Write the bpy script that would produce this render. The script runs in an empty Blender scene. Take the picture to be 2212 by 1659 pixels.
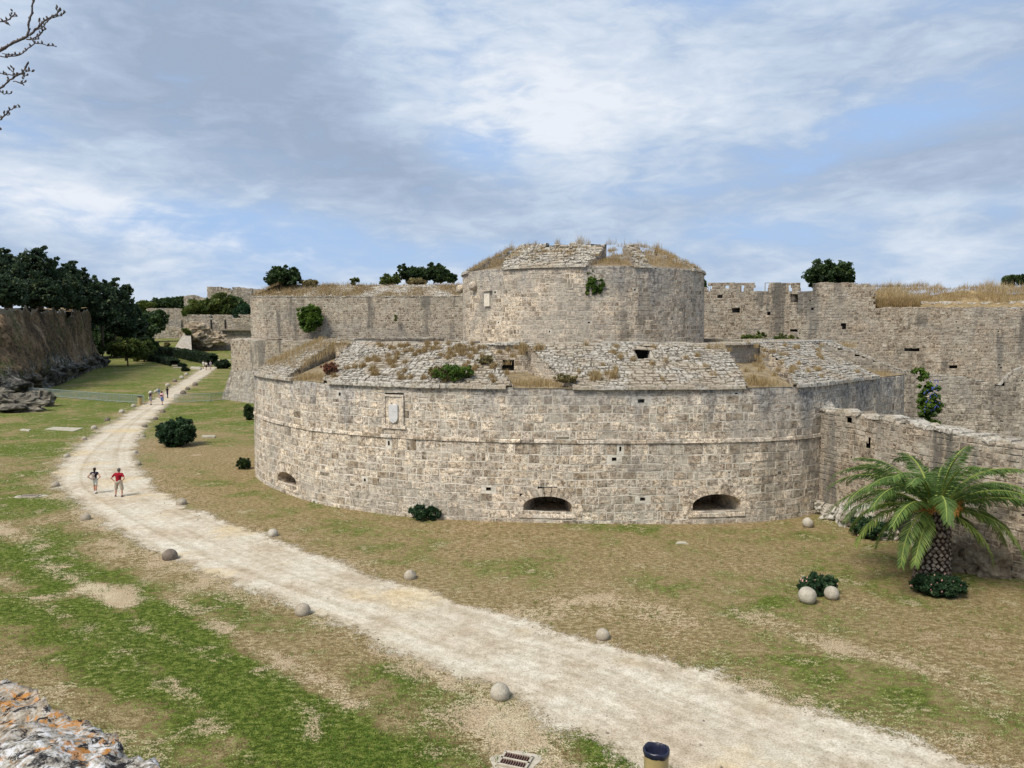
import bpy, math, random
import numpy as np
from mathutils import Vector, noise as mn
# ---------------------------------------------------------------- camera, world, sun, exposure
SC = bpy.context.scene
COL = SC.collection
H = 9.4; F = 1645.8; CX, CY = 1106.0, 829.5
PITCH = math.atan((829.5 - 710.4) / F)
cam_d = bpy.data.cameras.new('camera'); cam = bpy.data.objects.new('camera', cam_d); COL.objects.link(cam)
cam_d.lens = 36 * F / 2212; cam_d.sensor_width = 36; cam_d.clip_end = 4000; cam_d.clip_start = 0.05
cam.location = (0, 0, H); cam.rotation_euler = (math.pi / 2 - PITCH, 0, 0)
SC.camera = cam
SC.view_settings.view_transform = 'Standard'; SC.view_settings.look = 'None'
SC.view_settings.gamma = 1; SC.view_settings.exposure = 0.92
SUN_AZ, SUN_EL = math.radians(222), math.radians(52)
sd = bpy.data.lights.new('sun', 'SUN'); sd.energy = 2.4; sd.angle = math.radians(22); sd.color = (1, .92, .80)
sun = bpy.data.objects.new('sun', sd); COL.objects.link(sun)
sv = Vector((math.sin(SUN_AZ) * math.cos(SUN_EL), math.cos(SUN_AZ) * math.cos(SUN_EL), math.sin(SUN_EL)))
sun.rotation_euler = (-sv).to_track_quat('-Z', 'Y').to_euler()
sun.location = (-20, -20, 60)

class NT:
    """tiny shader-node helper"""
    def __init__(s, nt): s.nt = nt; s.n = nt.nodes; s.l = nt.links; s.n.clear()
    def new(s, t, **k):
        x = s.n.new(t)
        for a, b in k.items(): setattr(x, a, b)
        return x
    def put(s, sock, v):
        if v is None: return
        if isinstance(v, bpy.types.NodeSocket): s.l.new(v, sock)
        else:
            if isinstance(v, (tuple, list)) and sock.type == 'RGBA' and len(v) == 3: v = (*v, 1)
            sock.default_value = v
    def math(s, op, a, b=None, c=None, clamp=False):
        x = s.new('ShaderNodeMath', operation=op, use_clamp=clamp)
        s.put(x.inputs[0], a); s.put(x.inputs[1], b); s.put(x.inputs[2], c); return x.outputs[0]
    def vmath(s, op, a, b=None):
        x = s.new('ShaderNodeVectorMath', operation=op)
        s.put(x.inputs[0], a); s.put(x.inputs[1], b)
        return x.outputs['Value'] if op in ('DOT_PRODUCT', 'LENGTH') else x.outputs[0]
    def noise(s, vec, scale, detail=6, rough=.55, dist=0):
        x = s.new('ShaderNodeTexNoise'); s.put(x.inputs['Vector'], vec)
        x.inputs['Scale'].default_value = scale; x.inputs['Detail'].default_value = detail
        x.inputs['Roughness'].default_value = rough; x.inputs['Distortion'].default_value = dist
        return x.outputs[0]
    def voro(s, vec, scale, feature='F1', out=0):
        x = s.new('ShaderNodeTexVoronoi', feature=feature); s.put(x.inputs['Vector'], vec)
        x.inputs['Scale'].default_value = scale; return x.outputs[out]
    def map(s, vec, sc=(1, 1, 1), loc=(0, 0, 0), rot=(0, 0, 0)):
        x = s.new('ShaderNodeMapping'); s.put(x.inputs[0], vec)
        x.inputs['Location'].default_value = loc; x.inputs['Rotation'].default_value = rot; x.inputs['Scale'].default_value = sc
        return x.outputs[0]
    def ss(s, v, a, b):
        x = s.new('ShaderNodeMapRange', interpolation_type='SMOOTHSTEP'); s.put(x.inputs[0], v)
        x.inputs[1].default_value = a; x.inputs[2].default_value = b; return x.outputs[0]
    def ramp(s, fac, st, interp='LINEAR'):
        x = s.new('ShaderNodeValToRGB'); s.put(x.inputs[0], fac); cr = x.color_ramp; cr.interpolation = interp
        while len(cr.elements) < len(st): cr.elements.new(.5)
        for e, (p, c) in zip(cr.elements, st): e.position = p; e.color = (*c, 1) if len(c) == 3 else c
        return x.outputs[0]
    def mix(s, f, a, b, mode='MIX'):
        x = s.new('ShaderNodeMix', data_type='RGBA', blend_type=mode); x.clamp_factor = True
        s.put(x.inputs[0], f); s.put(x.inputs[6], a); s.put(x.inputs[7], b); return x.outputs[2]
    def attr(s, name):
        x = s.new('ShaderNodeAttribute', attribute_name=name)
        y = s.new('ShaderNodeSeparateColor'); s.l.new(x.outputs['Color'], y.inputs[0]); return y.outputs
    def geo(s): return s.new('ShaderNodeTexCoord').outputs['Object']
    def uv(s): return s.new('ShaderNodeTexCoord').outputs['UV']

# ---- sky: Nishita daylight seen through a procedural layer of clouds
W = bpy.data.worlds.new('World'); SC.world = W; W.use_nodes = True
q = NT(W.node_tree)
sky = q.new('ShaderNodeTexSky', sky_type='NISHITA'); sky.sun_disc = False
sky.sun_elevation = SUN_EL; sky.sun_rotation = SUN_AZ; sky.air_density = 1.2; sky.dust_density = 1.5
d = q.new('ShaderNodeTexCoord').outputs['Generated']
sx = q.new('ShaderNodeSeparateXYZ'); q.l.new(d, sx.inputs[0]); X_, Y_, Z_ = sx.outputs
az = q.math('ARCTAN2', X_, Y_); el = q.math('ARCSINE', Z_)
zz = q.math('MAXIMUM', q.math('ADD', Z_, .20), .05)
cx_ = q.new('ShaderNodeCombineXYZ'); q.put(cx_.inputs[0], q.math('DIVIDE', X_, zz)); q.put(cx_.inputs[1], q.math('DIVIDE', Y_, zz))
cp = cx_.outputs[0]
def blob(a, e, ra, re, rot=0):     # angular blob, degrees
    da = q.math('MULTIPLY', q.math('SUBTRACT', az, math.radians(a)), 57.3)
    de = q.math('MULTIPLY', q.math('SUBTRACT', el, math.radians(e)), 57.3)
    c, s_ = math.cos(rot), math.sin(rot)
    u = q.math('DIVIDE', q.math('ADD', q.math('MULTIPLY', da, c), q.math('MULTIPLY', de, s_)), ra)
    v = q.math('DIVIDE', q.math('SUBTRACT', q.math('MULTIPLY', de, c), q.math('MULTIPLY', da, s_)), re)
    r2 = q.math('ADD', q.math('MULTIPLY', u, u), q.math('MULTIPLY', v, v))
    return q.math('EXPONENT', q.math('MULTIPLY', r2, -1))
def wsum(lst):
    t = 0
    for w_, b in lst: t = q.math('MULTIPLY_ADD', b, w_, t)
    return t
cpr = q.map(d, (1, 1, 2.6), rot=(0, .10, 0))
big = q.noise(cpr, 2.4, 5, .5, .4)
mid = q.noise(q.map(cpr, loc=(3, 5, 0)), 6.5, 9, .56, .5)
fine = q.noise(q.map(cpr, (1, 1, 1.3), (9, 2, 0)), 22, 7, .58, .6)
# cloud cover: high everywhere, blue where the layer breaks
blue = wsum([(.62, blob(14, 25, 9, 3.2)), (.5, blob(-20, 7.2, 10, 1.6)), (.35, blob(-2, 5.5, 14, 1.3)), (.45, blob(-2, 13.2, 4, 1.5)),
             (.42, blob(26, 13.5, 9, 2.4, .25)), (.25, blob(17, 7, 9, 1.4)), (.30, blob(31, 22, 6, 3)), (.22, blob(-33, 12, 5, 1.4)), (.2, blob(9, 10, 5, 1.2)), (.4, blob(-18, 3.6, 6, 1.3))])
blue = q.math('MULTIPLY', blue, 1.35)
cover = q.math('SUBTRACT', q.math('ADD', .92, q.math('MULTIPLY', q.math('SUBTRACT', mid, .5), 1.7)), blue)
cover = q.math('ADD', cover, q.math('MULTIPLY', q.math('SUBTRACT', fine, .5), .7))
cover = q.ss(cover, .12, .92)
# cloud brightness: thick grey belly left of centre, white core at the top
br = wsum([(.30, blob(-4, 22.5, 11, 7, -.5)), (.38, blob(8, 14, 14, 6, .2)), (.62, blob(-30, 8.0, 7, 1.9, -.1)), (.48, blob(-17, 5.6, 13, 1.3, -.15)), (.25, blob(30, 5, 9, 2)),
           (.28, blob(-2, 17, 8, 5)), (.30, blob(25, 24, 7, 3)), (.25, blob(-33, 17, 3, 9)), (.35, blob(31, 8.0, 8, .9)), (.38, blob(0, 2, 50, 3.0))])
dk = wsum([(.58, blob(-20, 17.5, 11, 5.5, -.25)), (.45, blob(-10, 12.5, 9, 3.2, -.35)), (.18, blob(10, 9.5, 12, 2.2)), (.22, blob(27, 11, 9, 1.6)), (.12, blob(20, 17, 8, 2))])
b = q.math('SUBTRACT', q.math('ADD', .37, q.math('MULTIPLY', br, .8)), q.math('MULTIPLY', dk, .72))
b = q.math('ADD', b, q.math('MULTIPLY', q.math('SUBTRACT', big, .5), .9))
b = q.math('ADD', b, q.math('MULTIPLY', q.math('SUBTRACT', mid, .5), 1.25))
b = q.math('ADD', b, q.math('MULTIPLY', q.math('SUBTRACT', fine, .5), .6))
ccol = q.ramp(b, [(0, (.185, .230, .305)), (.28, (.225, .278, .362)), (.5, (.28, .335, .415)), (.75, (.35, .395, .46)), (1, (.435, .46, .50))])
skyc = q.mix(1, sky.outputs[0], (.085, .085, .095), 'MULTIPLY')
skyb = q.mix(.85, skyc, (.195, .285, .44))
cmix = q.mix(cover, skyb, ccol)
bg = q.new('ShaderNodeBackground'); q.put(bg.inputs[0], cmix)
# the Nishita sky alone feeds a second Background at daylight strength, clouds scatter the rest
bg.inputs[1].default_value = 1.0
wo = q.new('ShaderNodeOutputWorld'); q.l.new(bg.outputs[0], wo.inputs[0])

# ---------------------------------------------------------------- pixel <-> world planning helpers (2212-wide sheet)
cp_, sp_ = math.cos(PITCH), math.sin(PITCH)
def smooth(t): t = min(1, max(0, t)); return t * t * (3 - 2 * t)
def gz(x, y):
    """height of the moat floor"""
    z = 5.2 * smooth((y - 205) / 130) * smooth((-30 - x) / 30)
    z += .05 * math.sin(x * .31 + 1) * math.sin(y * .23) * smooth((60 - y) / 40 + .3)
    return z
def ray(x, y):
    a = (x - CX) / F; b = (CY - y) / F
    return a, cp_ + b * sp_, -sp_ + b * cp_
def G(x, y, z=0.0):
    r = ray(x, y); t = (z - H) / r[2]; return (r[0] * t, r[1] * t, z)
def GT(x, y):
    z = 0.0
    for _ in range(30):
        p = G(x, y, z); z2 = gz(p[0], p[1]); z = z * .5 + z2 * .5
    return (p[0], p[1], gz(p[0], p[1]))
def D(x, y, dep):
    r = ray(x, y); t = dep / r[1]; return (r[0] * t, dep, H + r[2] * t)
def proj(X, Y, Z):
    dz = Z - H; w = Y * cp_ - dz * sp_
    return CX + F * X / w, CY - F * (dz * cp_ + Y * sp_) / w

# ---------------------------------------------------------------- object helpers
def tag(o, label=None, cat=None, group=None, kind=None):
    if label: o['label'] = label
    if cat: o['category'] = cat
    if group: o['group'] = group
    if kind: o['kind'] = kind
    return o
def empty(name, loc=(0, 0, 0), rz=0, **k):
    o = bpy.data.objects.new(name, None); COL.objects.link(o); o.location = loc; o.rotation_euler = (0, 0, rz)
    o.empty_display_size = .3
    return tag(o, **k)
def mesh(name, V, Fc, mat=None, parent=None, attr=None, uv=None, smooth_=False, vattr=None):
    """V (n,3); Fc list of tuples or (m,k) array; attr per-face colours 'blk'; uv per-corner; vattr {name:(n,4)}"""
    me = bpy.data.meshes.new(name)
    V = np.asarray(V, dtype=np.float32).reshape(-1, 3)
    if isinstance(Fc, np.ndarray):
        m, k = Fc.shape
        me.vertices.add(len(V)); me.vertices.foreach_set('co', V.ravel())
        me.loops.add(m * k); me.loops.foreach_set('vertex_index', Fc.astype(np.int32).ravel())
        me.polygons.add(m); me.polygons.foreach_set('loop_start', np.arange(0, m * k, k, dtype=np.int32))
        me.update(calc_edges=True)
    else:
        me.from_pydata([tuple(map(float, v)) for v in V], [], [tuple(f) for f in Fc]); me.update()
    if attr is not None:
        a = me.attributes.new('blk', 'FLOAT_COLOR', 'FACE'); A = np.ones((len(me.polygons), 4), np.float32)
        A[:, :3] = np.asarray(attr, dtype=np.float32); a.data.foreach_set('color', A.ravel())
    if vattr:
        for nme, arr in vattr.items():
            a = me.attributes.new(nme, 'FLOAT_COLOR', 'POINT'); A = np.ones((len(V), 4), np.float32)
            A[:, :3] = arr; a.data.foreach_set('color', A.ravel())
    if uv is not None:
        l = me.uv_layers.new(name='UVMap'); l.data.foreach_set('uv', np.asarray(uv, np.float32).ravel())
    me.polygons.foreach_set('use_smooth', [bool(smooth_)] * len(me.polygons))
    if mat: me.materials.append(mat)
    o = bpy.data.objects.new(name, me); COL.objects.link(o)
    if parent:
        o.parent = parent
        o.matrix_parent_inverse = world_mat(parent).inverted()
    return o
def world_mat(o):
    from mathutils import Matrix, Euler
    m = Matrix.Translation(o.location) @ Euler(o.rotation_euler).to_matrix().to_4x4() @ Matrix.Diagonal((*o.scale, 1))
    if o.parent: m = world_mat(o.parent) @ o.matrix_parent_inverse @ m
    return m
class MB:
    """collects simple solids into one mesh"""
    def __init__(s): s.v = []; s.f = []; s.a = []
    def add(s, vs, fs, c=None):
        n = len(s.v); s.v += [tuple(v) for v in vs]; s.f += [tuple(i + n for i in f) for f in fs]
        s.a += [c or (.5, .5, 0)] * len(fs)
    def box(s, c, sz, rz=0, col=None, jit=0, rnd=None):
        vs = []
        co, si = math.cos(rz), math.sin(rz)
        for i in (-.5, .5):
            for j in (-.5, .5):
                for k in (-.5, .5):
                    x, y, z = i * sz[0], j * sz[1], k * sz[2]
                    if jit: x += (rnd.random() - .5) * jit; y += (rnd.random() - .5) * jit; z += (rnd.random() - .5) * jit
                    vs.append((c[0] + x * co - y * si, c[1] + x * si + y * co, c[2] + z))
        s.add(vs, [(0, 1, 3, 2), (4, 6, 7, 5), (0, 4, 5, 1), (2, 3, 7, 6), (0, 2, 6, 4), (1, 5, 7, 3)], col)
    def tube(s, pts, rads, n=6, col=None, cap=True):
        P = [Vector(p) for p in pts]; vs = []; fs = []
        up = Vector((.13, .21, .97))
        for i, p in enumerate(P):
            t = (P[min(i + 1, len(P) - 1)] - P[max(i - 1, 0)])
            t = t.normalized() if t.length > 1e-9 else Vector((0, 0, 1))
            a = t.cross(up)
            if a.length < .05: a = t.cross(Vector((1, 0, 0)))
            a.normalize(); b_ = t.cross(a)
            for k in range(n):
                th = 2 * math.pi * k / n
                vs.append(p + (a * math.cos(th) + b_ * math.sin(th)) * rads[i])
        for i in range(len(P) - 1):
            for k in range(n):
                fs.append((i * n + k, i * n + (k + 1) % n, (i + 1) * n + (k + 1) % n, (i + 1) * n + k))
        if cap: fs.append(tuple(range(n))[::-1]); fs.append(tuple((len(P) - 1) * n + k for k in range(n)))
        s.add(vs, fs, col)
    def lathe(s, prof, c=(0, 0, 0), n=24, col=None):
        vs = []; fs = []
        for r, z in prof:
            for k in range(n):
                th = 2 * math.pi * k / n; vs.append((c[0] + r * math.cos(th), c[1] + r * math.sin(th), c[2] + z))
        for i in range(len(prof) - 1):
            for k in range(n): fs.append((i * n + k, i * n + (k + 1) % n, (i + 1) * n + (k + 1) % n, (i + 1) * n + k))
        s.add(vs, fs, col)
    def build(s, name, mat, parent=None, smooth_=False):
        return mesh(name, s.v, s.f, mat, parent, attr=s.a, smooth_=smooth_)
def fbm(x, y, z=0, o=4): return mn.fractal(Vector((x, y, z)), 1.0, 2.0, o)

# ---------------------------------------------------------------- materials
def mat(name):
    m = bpy.data.materials.new(name); m.use_nodes = True; return m, NT(m.node_tree)
def finish(q, col, rough=.9, bump=None, bstr=.4, bdist=.02, spec=.25, alpha=None, trans=None):
    p = q.new('ShaderNodeBsdfPrincipled'); q.put(p.inputs['Base Color'], col); q.put(p.inputs['Roughness'], rough)
    p.inputs['Specular IOR Level'].default_value = spec
    if bump is not None:
        b_ = q.new('ShaderNodeBump'); b_.inputs['Strength'].default_value = bstr; b_.inputs['Distance'].default_value = bdist
        q.put(b_.inputs['Height'], bump); q.l.new(b_.outputs[0], p.inputs['Normal'])
    sh = p.outputs[0]
    if trans is not None:
        t = q.new('ShaderNodeBsdfTranslucent'); q.put(t.inputs[0], trans)
        mx = q.new('ShaderNodeMixShader'); mx.inputs[0].default_value = .25; q.l.new(sh, mx.inputs[1]); q.l.new(t.outputs[0], mx.inputs[2]); sh = mx.outputs[0]
    if alpha is not None:
        t = q.new('ShaderNodeBsdfTransparent'); mx = q.new('ShaderNodeMixShader'); q.put(mx.inputs[0], alpha)
        q.l.new(t.outputs[0], mx.inputs[1]); q.l.new(sh, mx.inputs[2]); sh = mx.outputs[0]
    o = q.new('ShaderNodeOutputMaterial'); q.l.new(sh, o.inputs[0])
def plain(name, c, rough=.8, var=.15, scale=8, spec=.25, bump=0):
    m, q = mat(name); n_ = q.noise(q.geo(), scale, 4)
    k = q.ramp(n_, [(.3, tuple(x * (1 - var) for x in c)), (.7, tuple(min(1, x * (1 + var)) for x in c))])
    finish(q, k, rough, n_ if bump else None, bump, .02, spec); return m
def stone(name, pal, mortar=(.50, .45, .37), stain=.55, scale=1.0, grey=.5, mortar_dark=.35, band=None, topz=None, ero=.6):
    """weathered ashlar: per-block colour 'blk' (r tint, g value, b mortar flag), pits, erosion streaks, stains"""
    m, q = mat(name); g = q.geo(); uv = q.uv(); r, gg, bb = q.attr('blk')[:3]
    base = q.ramp(r, [(i / (len(pal) - 1), (c[0] * 1.02, c[1] * 1.01, min(1, c[2] * 1.03))) for i, c in enumerate(pal)])
    base = q.mix(1, base, q.ramp(gg, [(0, (.58, .56, .54)), (.4, (.98, .98, .98)), (1, (1.22, 1.22, 1.22))]), 'MULTIPLY')
    n1 = q.noise(g, 5.5 * scale, 9, .78); n2 = q.noise(g, 17 * scale, 5, .7)
    base = q.mix(1, base, q.ramp(n1, [(.43, (.36, .34, .31)), (.48, (.90, .89, .87)), (.52, (1.10, 1.10, 1.08)), (.57, (1.42, 1.40, 1.35))]), 'MULTIPLY')
    # bedded erosion: dark brown pits in lines
    st = q.noise(q.map(uv, (2.2 * scale, 11 * scale, 1)), 1.0, 6, .7, .4)
    er = q.math('MULTIPLY', q.ss(st, .50, .55), q.ss(q.noise(g, 1.3 * scale, 5, .65), .44, .53))
    er = q.math('MULTIPLY', er, ero)
    base = q.mix(er, base, (.13, .095, .066))
    pits = q.math('MULTIPLY', q.ss(n2, .545, .575), .85); base = q.mix(pits, base, (.15, .12, .09))
    # pale patina
    pa = q.math('MULTIPLY', q.ss(q.noise(g, 1.3 * scale, 7, .75), .49, .60), .6); base = q.mix(pa, base, (.59, .54, .455))
    mt = q.mix(q.ss(n1, .45, .62), mortar, tuple(c * .72 for c in mortar))
    mt = q.mix(q.math('MULTIPLY', q.ss(q.noise(g, 1.7 * scale, 5, .7), .52, .60), mortar_dark), mt, (.10, .08, .06))
    c = q.mix(bb, base, mt)
    # vertical stains
    vs_ = q.noise(q.map(uv, (.55, .07, 1)), 1.0, 5, .65, .15); wide = q.noise(g, .11, 3, .6)
    sf = q.math('MULTIPLY', q.math('MULTIPLY', q.ss(vs_, .50, .58), q.ss(wide, .46, .56)), stain)
    c = q.mix(sf, c, (.125, .115, .10))
    gy = q.math('MULTIPLY', q.ss(q.noise(g, .25, 6, .7), .48, .60), grey); c = q.mix(gy, c, (.31, .295, .265))
    if topz:     # run-off soiling and lichen below the coping (z0 bottom, z1 top)
        sz = q.new('ShaderNodeSeparateXYZ'); q.l.new(g, sz.inputs[0])
        k = q.math('ADD', sz.outputs[2], q.math('MULTIPLY', q.math('SUBTRACT', vs_, .5), 4.0 * (topz[1] - topz[0])))
        f = q.math('MULTIPLY', q.ss(k, topz[0], topz[1]), topz[2])
        c = q.mix(f, c, q.ramp(q.noise(g, 4.5, 7, .7), [(.42, (.08, .08, .085)), (.5, (.26, .255, .25)), (.60, (.50, .49, .47))]))
    h = q.math('ADD', q.math('MULTIPLY', n2, .5), q.math('MULTIPLY', n1, .8))
    h = q.math('SUBTRACT', h, q.math('MULTIPLY', er, .8))
    finish(q, c, .95, h, .55, .035, .15); return m
PAL_W = [(.20, .16, .11), (.43, .36, .275), (.55, .47, .37), (.60, .52, .41), (.53, .46, .375), (.46, .42, .36), (.64, .57, .46)]
PAL_T = [(.19, .15, .10), (.41, .34, .26), (.52, .445, .34), (.57, .49, .385), (.43, .37, .295)]
PAL_D = [(.15, .115, .085), (.25, .205, .155), (.33, .275, .21), (.28, .24, .19), (.38, .32, .245)]
PAL_G = [(.16, .145, .12), (.26, .235, .195), (.33, .30, .25), (.23, .215, .19), (.37, .335, .275)]
M_BAST = stone('bastion_stone', PAL_W, (.68, .64, .56), topz=(5.1, 7.3, .68), grey=.35, stain=.45)
M_TOW = stone('tower_stone', PAL_T, (.66, .60, .50), topz=(11.6, 14.6, .55), scale=1.2, stain=.6)
M_CURT = stone('curtain_stone', PAL_D, (.43, .37, .285), scale=1.0, stain=.9, grey=.35)
M_CURL = stone('left_curtain_stone', [(.15, .115, .085), (.27, .22, .165), (.36, .30, .23), (.40, .345, .265), (.30, .26, .205)], (.52, .46, .37), scale=1.0, stain=.8, grey=.3)
M_GREY = stone('grey_stone', PAL_G, (.38, .35, .29), scale=1.1, stain=.5, grey=.5)
M_FAR = stone('far_stone', [(.24, .20, .145), (.36, .31, .235), (.40, .345, .265), (.31, .275, .22)], (.40, .35, .27), scale=.7, stain=.6, grey=.4, ero=.4)
def lichen(name, orange=0.0, s=1.0, white=(.60, .59, .56), black=(.03, .03, .035), lo=.42):
    m, q = mat(name); g = q.geo(); n1 = q.noise(g, 1.6 * s, 9, .75, .3); n2 = q.noise(g, 7 * s, 8, .72, .2); n3 = q.noise(g, .5 * s, 5, .6)
    base = q.ramp(n2, [(.38, (.11, .10, .085)), (.47, (.30, .275, .23)), (.54, (.44, .42, .38)), (.62, white)])
    v = q.math('ADD', q.math('MULTIPLY', n1, .6), q.math('MULTIPLY', n2, .4))
    base = q.mix(q.math('MULTIPLY', q.ss(q.math('SUBTRACT', 1, v), 1 - lo - .02, 1 - lo + .06), .9), base, black)
    base = q.mix(q.math('MULTIPLY', q.ss(v, .515, .56), .8), base, white)
    tan = q.math('MULTIPLY', q.ss(n3, .48, .58), .55); base = q.mix(tan, base, (.32, .26, .185)); bj = q.attr('blk')[2] if not orange else None
    if bj is not None: base = q.mix(q.math('MULTIPLY', bj, .85), base, (.10, .08, .055))
    if orange:
        o_ = q.noise(q.map(g, loc=(7, 3, 1)), 2.2 * s, 9, .75, .5); base = q.mix(q.math('MULTIPLY', q.ss(o_, .55, .58), orange), base, (.46, .20, .04))
        o2 = q.noise(q.map(g, loc=(2, 13, 5)), 3.1 * s, 9, .8, .8); base = q.mix(q.math('MULTIPLY', q.ss(o2, .535, .555), .97), base, (.015, .015, .018))
    finish(q, base, .95, q.math('ADD', n1, q.math('MULTIPLY', n2, .6)), .9, .06 / s, .1); return m
M_LICH = lichen('lichen_stone', white=(.47, .445, .39), lo=.43)
M_LICHT = lichen('tower_cap_stone', white=(.50, .46, .38), black=(.10, .085, .07), lo=.40)
M_EDGE = lichen('lichen_parapet', .85, 13, white=(.64, .64, .65), lo=.46)
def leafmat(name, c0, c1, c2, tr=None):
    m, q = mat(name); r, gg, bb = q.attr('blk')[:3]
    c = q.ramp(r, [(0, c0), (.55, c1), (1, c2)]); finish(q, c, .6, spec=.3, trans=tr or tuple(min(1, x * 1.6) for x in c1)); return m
M_PINE = leafmat('pine_needles', (.012, .028, .015), (.032, .058, .028), (.09, .115, .038))
M_DARKG = leafmat('dark_leaves', (.015, .030, .011), (.035, .064, .018), (.085, .125, .032))
M_OLIVE = leafmat('olive_leaves', (.035, .055, .012), (.085, .115, .022), (.16, .17, .035))
M_FIG = leafmat('fig_leaves', (.025, .055, .008), (.07, .13, .016), (.15, .21, .03))
M_SHRUB = leafmat('oleander_leaves', (.012, .034, .014), (.028, .066, .026), (.07, .125, .045))
M_HEDGE = leafmat('hedge_leaves', (.008, .018, .008), (.014, .030, .010), (.03, .055, .014))
M_RED = leafmat('red_leaves', (.16, .06, .04), (.22, .10, .06), (.30, .22, .11))
M_DRY = leafmat('dry_grass', (.20, .13, .055), (.37, .27, .13), (.52, .42, .24), (.35, .25, .12))
M_DRYG = leafmat('weedy_grass', (.12, .11, .05), (.25, .20, .09), (.14, .18, .05))
M_TURF = leafmat('turf_blades', (.26, .20, .10), (.17, .19, .045), (.085, .17, .02))
M_PALM = leafmat('palm_leaflets', (.04, .08, .03), (.10, .17, .042), (.28, .34, .075))
M_RACHIS = plain('palm_rachis', (.28, .30, .07), .6)
M_BARK = plain('bark', (.09, .07, .05), .95, .4, 6, .1, .5)
M_TWIG = plain('twig_bark', (.10, .085, .08), .9, .35, 30, .1)
M_FLOW = plain('blossom', (.75, .42, .36), .7, .2, 3)
M_BLUEF = plain('blue_blossom', (.07, .10, .36), .7, .2, 3)
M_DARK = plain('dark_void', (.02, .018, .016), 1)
# ---------------------------------------------------------------- ground and path
def resample(pts, n):
    P = np.array(pts, float); dd = np.r_[0, np.cumsum(np.hypot(*np.diff(P[:, :2], axis=0).T))]
    t = np.linspace(0, dd[-1], n); return np.c_[[np.interp(t, dd, P[:, k]) for k in range(P.shape[1])]].T
def smooth_poly(P, it=2):
    P = [tuple(p) for p in P]
    for _ in range(it):
        Q = [P[0]]
        for a, b in zip(P[:-1], P[1:]):
            Q.append(tuple(.75 * x + .25 * y for x, y in zip(a, b))); Q.append(tuple(.25 * x + .75 * y for x, y in zip(a, b)))
        Q.append(P[-1]); P = Q
    return P
R_PX = [(468, 793), (450, 808), (430, 822), (400, 843), (372, 868), (340, 893), (312, 922), (298, 950), (294, 985), (303, 1015), (330, 1050), (380, 1085), (440, 1110), (520, 1137), (600, 1167), (680, 1197), (760, 1227), (850, 1257), (920, 1278), (1000, 1303), (1130, 1338), (1280, 1388), (1400, 1412), (1500, 1438), (1600, 1478), (1750, 1533), (1900, 1582), (2100, 1642), (2300, 1700), (2700, 1800)]
L_PX = [(440, 793), (418, 808), (395, 822), (365, 840), (338, 862), (300, 880), (262, 902), (228, 924), (195, 945), (165, 968), (140, 992), (120, 1020), (118, 1052), (170, 1085), (212, 1120), (245, 1140), (290, 1165), (360, 1200), (450, 1238), (540, 1272), (620, 1303), (700, 1333), (770, 1365), (830, 1392), (900, 1420), (970, 1452), (1060, 1484), (1150, 1532), (1250, 1582), (1350, 1642), (1480, 1720), (1750, 1860)]
Rw = np.array([GT(*p) for p in R_PX]); Lw = np.array([GT(*p) for p in L_PX])
Rw = resample(smooth_poly(Rw), 260); Lw = resample(smooth_poly(Lw), 260)
def build_path():
    V = []; UV = []; nx = 29
    for i in range(260):
        a, b = Lw[i], Rw[i]; wdt = np.hypot(*(b - a)[:2]); e = .9 / wdt
        for j in range(nx):
            t = -e + (1 + 2 * e) * j / (nx - 1)
            p = a + (b - a) * t
            V.append((p[0], p[1], gz(p[0], p[1]) + .006 + .012 * math.sin(math.pi * min(1, max(0, t)))))
            UV.append((min(t, 1 - t) * wdt + .75, i * .35 + t * 40))
    Fq = []; 
    for i in range(259):
        for j in range(nx - 1):
            a = i * nx + j; Fq.append((a, a + 1, a + nx + 1, a + nx))
    Fq = np.array(Fq); UV = np.array(UV)[Fq.ravel()]
    m, q = mat('gravel'); g = q.geo(); u = q.new('ShaderNodeSeparateXYZ'); q.l.new(q.uv(), u.inputs[0])
    rut = q.noise(q.map(q.uv(), (1.1, .02, 1)), 1.0, 5, .6); n1 = q.noise(g, .45, 6, .6); n2 = q.noise(g, 3, 7, .7); n3 = q.noise(g, 22, 4, .7); v3 = q.voro(g, 28)
    c = q.ramp(n1, [(.38, (.46, .40, .315)), (.5, (.53, .485, .40)), (.62, (.56, .53, .45))])
    c = q.mix(1, c, q.ramp(rut, [(.4, (.86, .84, .80)), (.55, (1.03, 1.03, 1.03))]), 'MULTIPLY')
    yel = q.math('MULTIPLY', q.ss(q.noise(q.map(g, loc=(5, 9, 0)), .22, 4, .6), .52, .68), .7); c = q.mix(yel, c, (.56, .45, .27))
    c = q.mix(1, c, q.ramp(n2, [(.38, (.80, .78, .75)), (.6, (1.08, 1.08, 1.08))]), 'MULTIPLY')
    c = q.mix(1, c, q.ramp(n3, [(.40, (.74, .71, .67)), (.5, (1, 1, 1)), (.62, (1.10, 1.09, 1.08))]), 'MULTIPLY')
    c = q.mix(q.math('MULTIPLY', q.ss(q.noise(g, 9, 3, .8), .70, .74), .7), c, (.16, .13, .10))
    ed = q.math('ADD', u.outputs[0], q.math('MULTIPLY', q.math('SUBTRACT', n2, .5), 2.2))
    ed = q.math('ADD', ed, q.math('MULTIPLY', q.math('SUBTRACT', n1, .5), 3.0)); ed = q.math('ADD', ed, q.math('MULTIPLY', q.math('SUBTRACT', n3, .5), 2.6))
    al = q.ss(ed, .45, 1.0)
    c = q.mix(q.math('MULTIPLY', q.math('SUBTRACT', 1, q.ss(ed, .5, 1.6)), .6), c, (.36, .30, .21))
    finish(q, c, .95, q.math('ADD', n3, v3), .5, .02, .1, alpha=al)
    return tag(mesh('path', V, Fq, m, uv=UV, smooth_=True), 'pale gravel path winding along the moat floor', 'path', kind='structure')
build_path()

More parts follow.
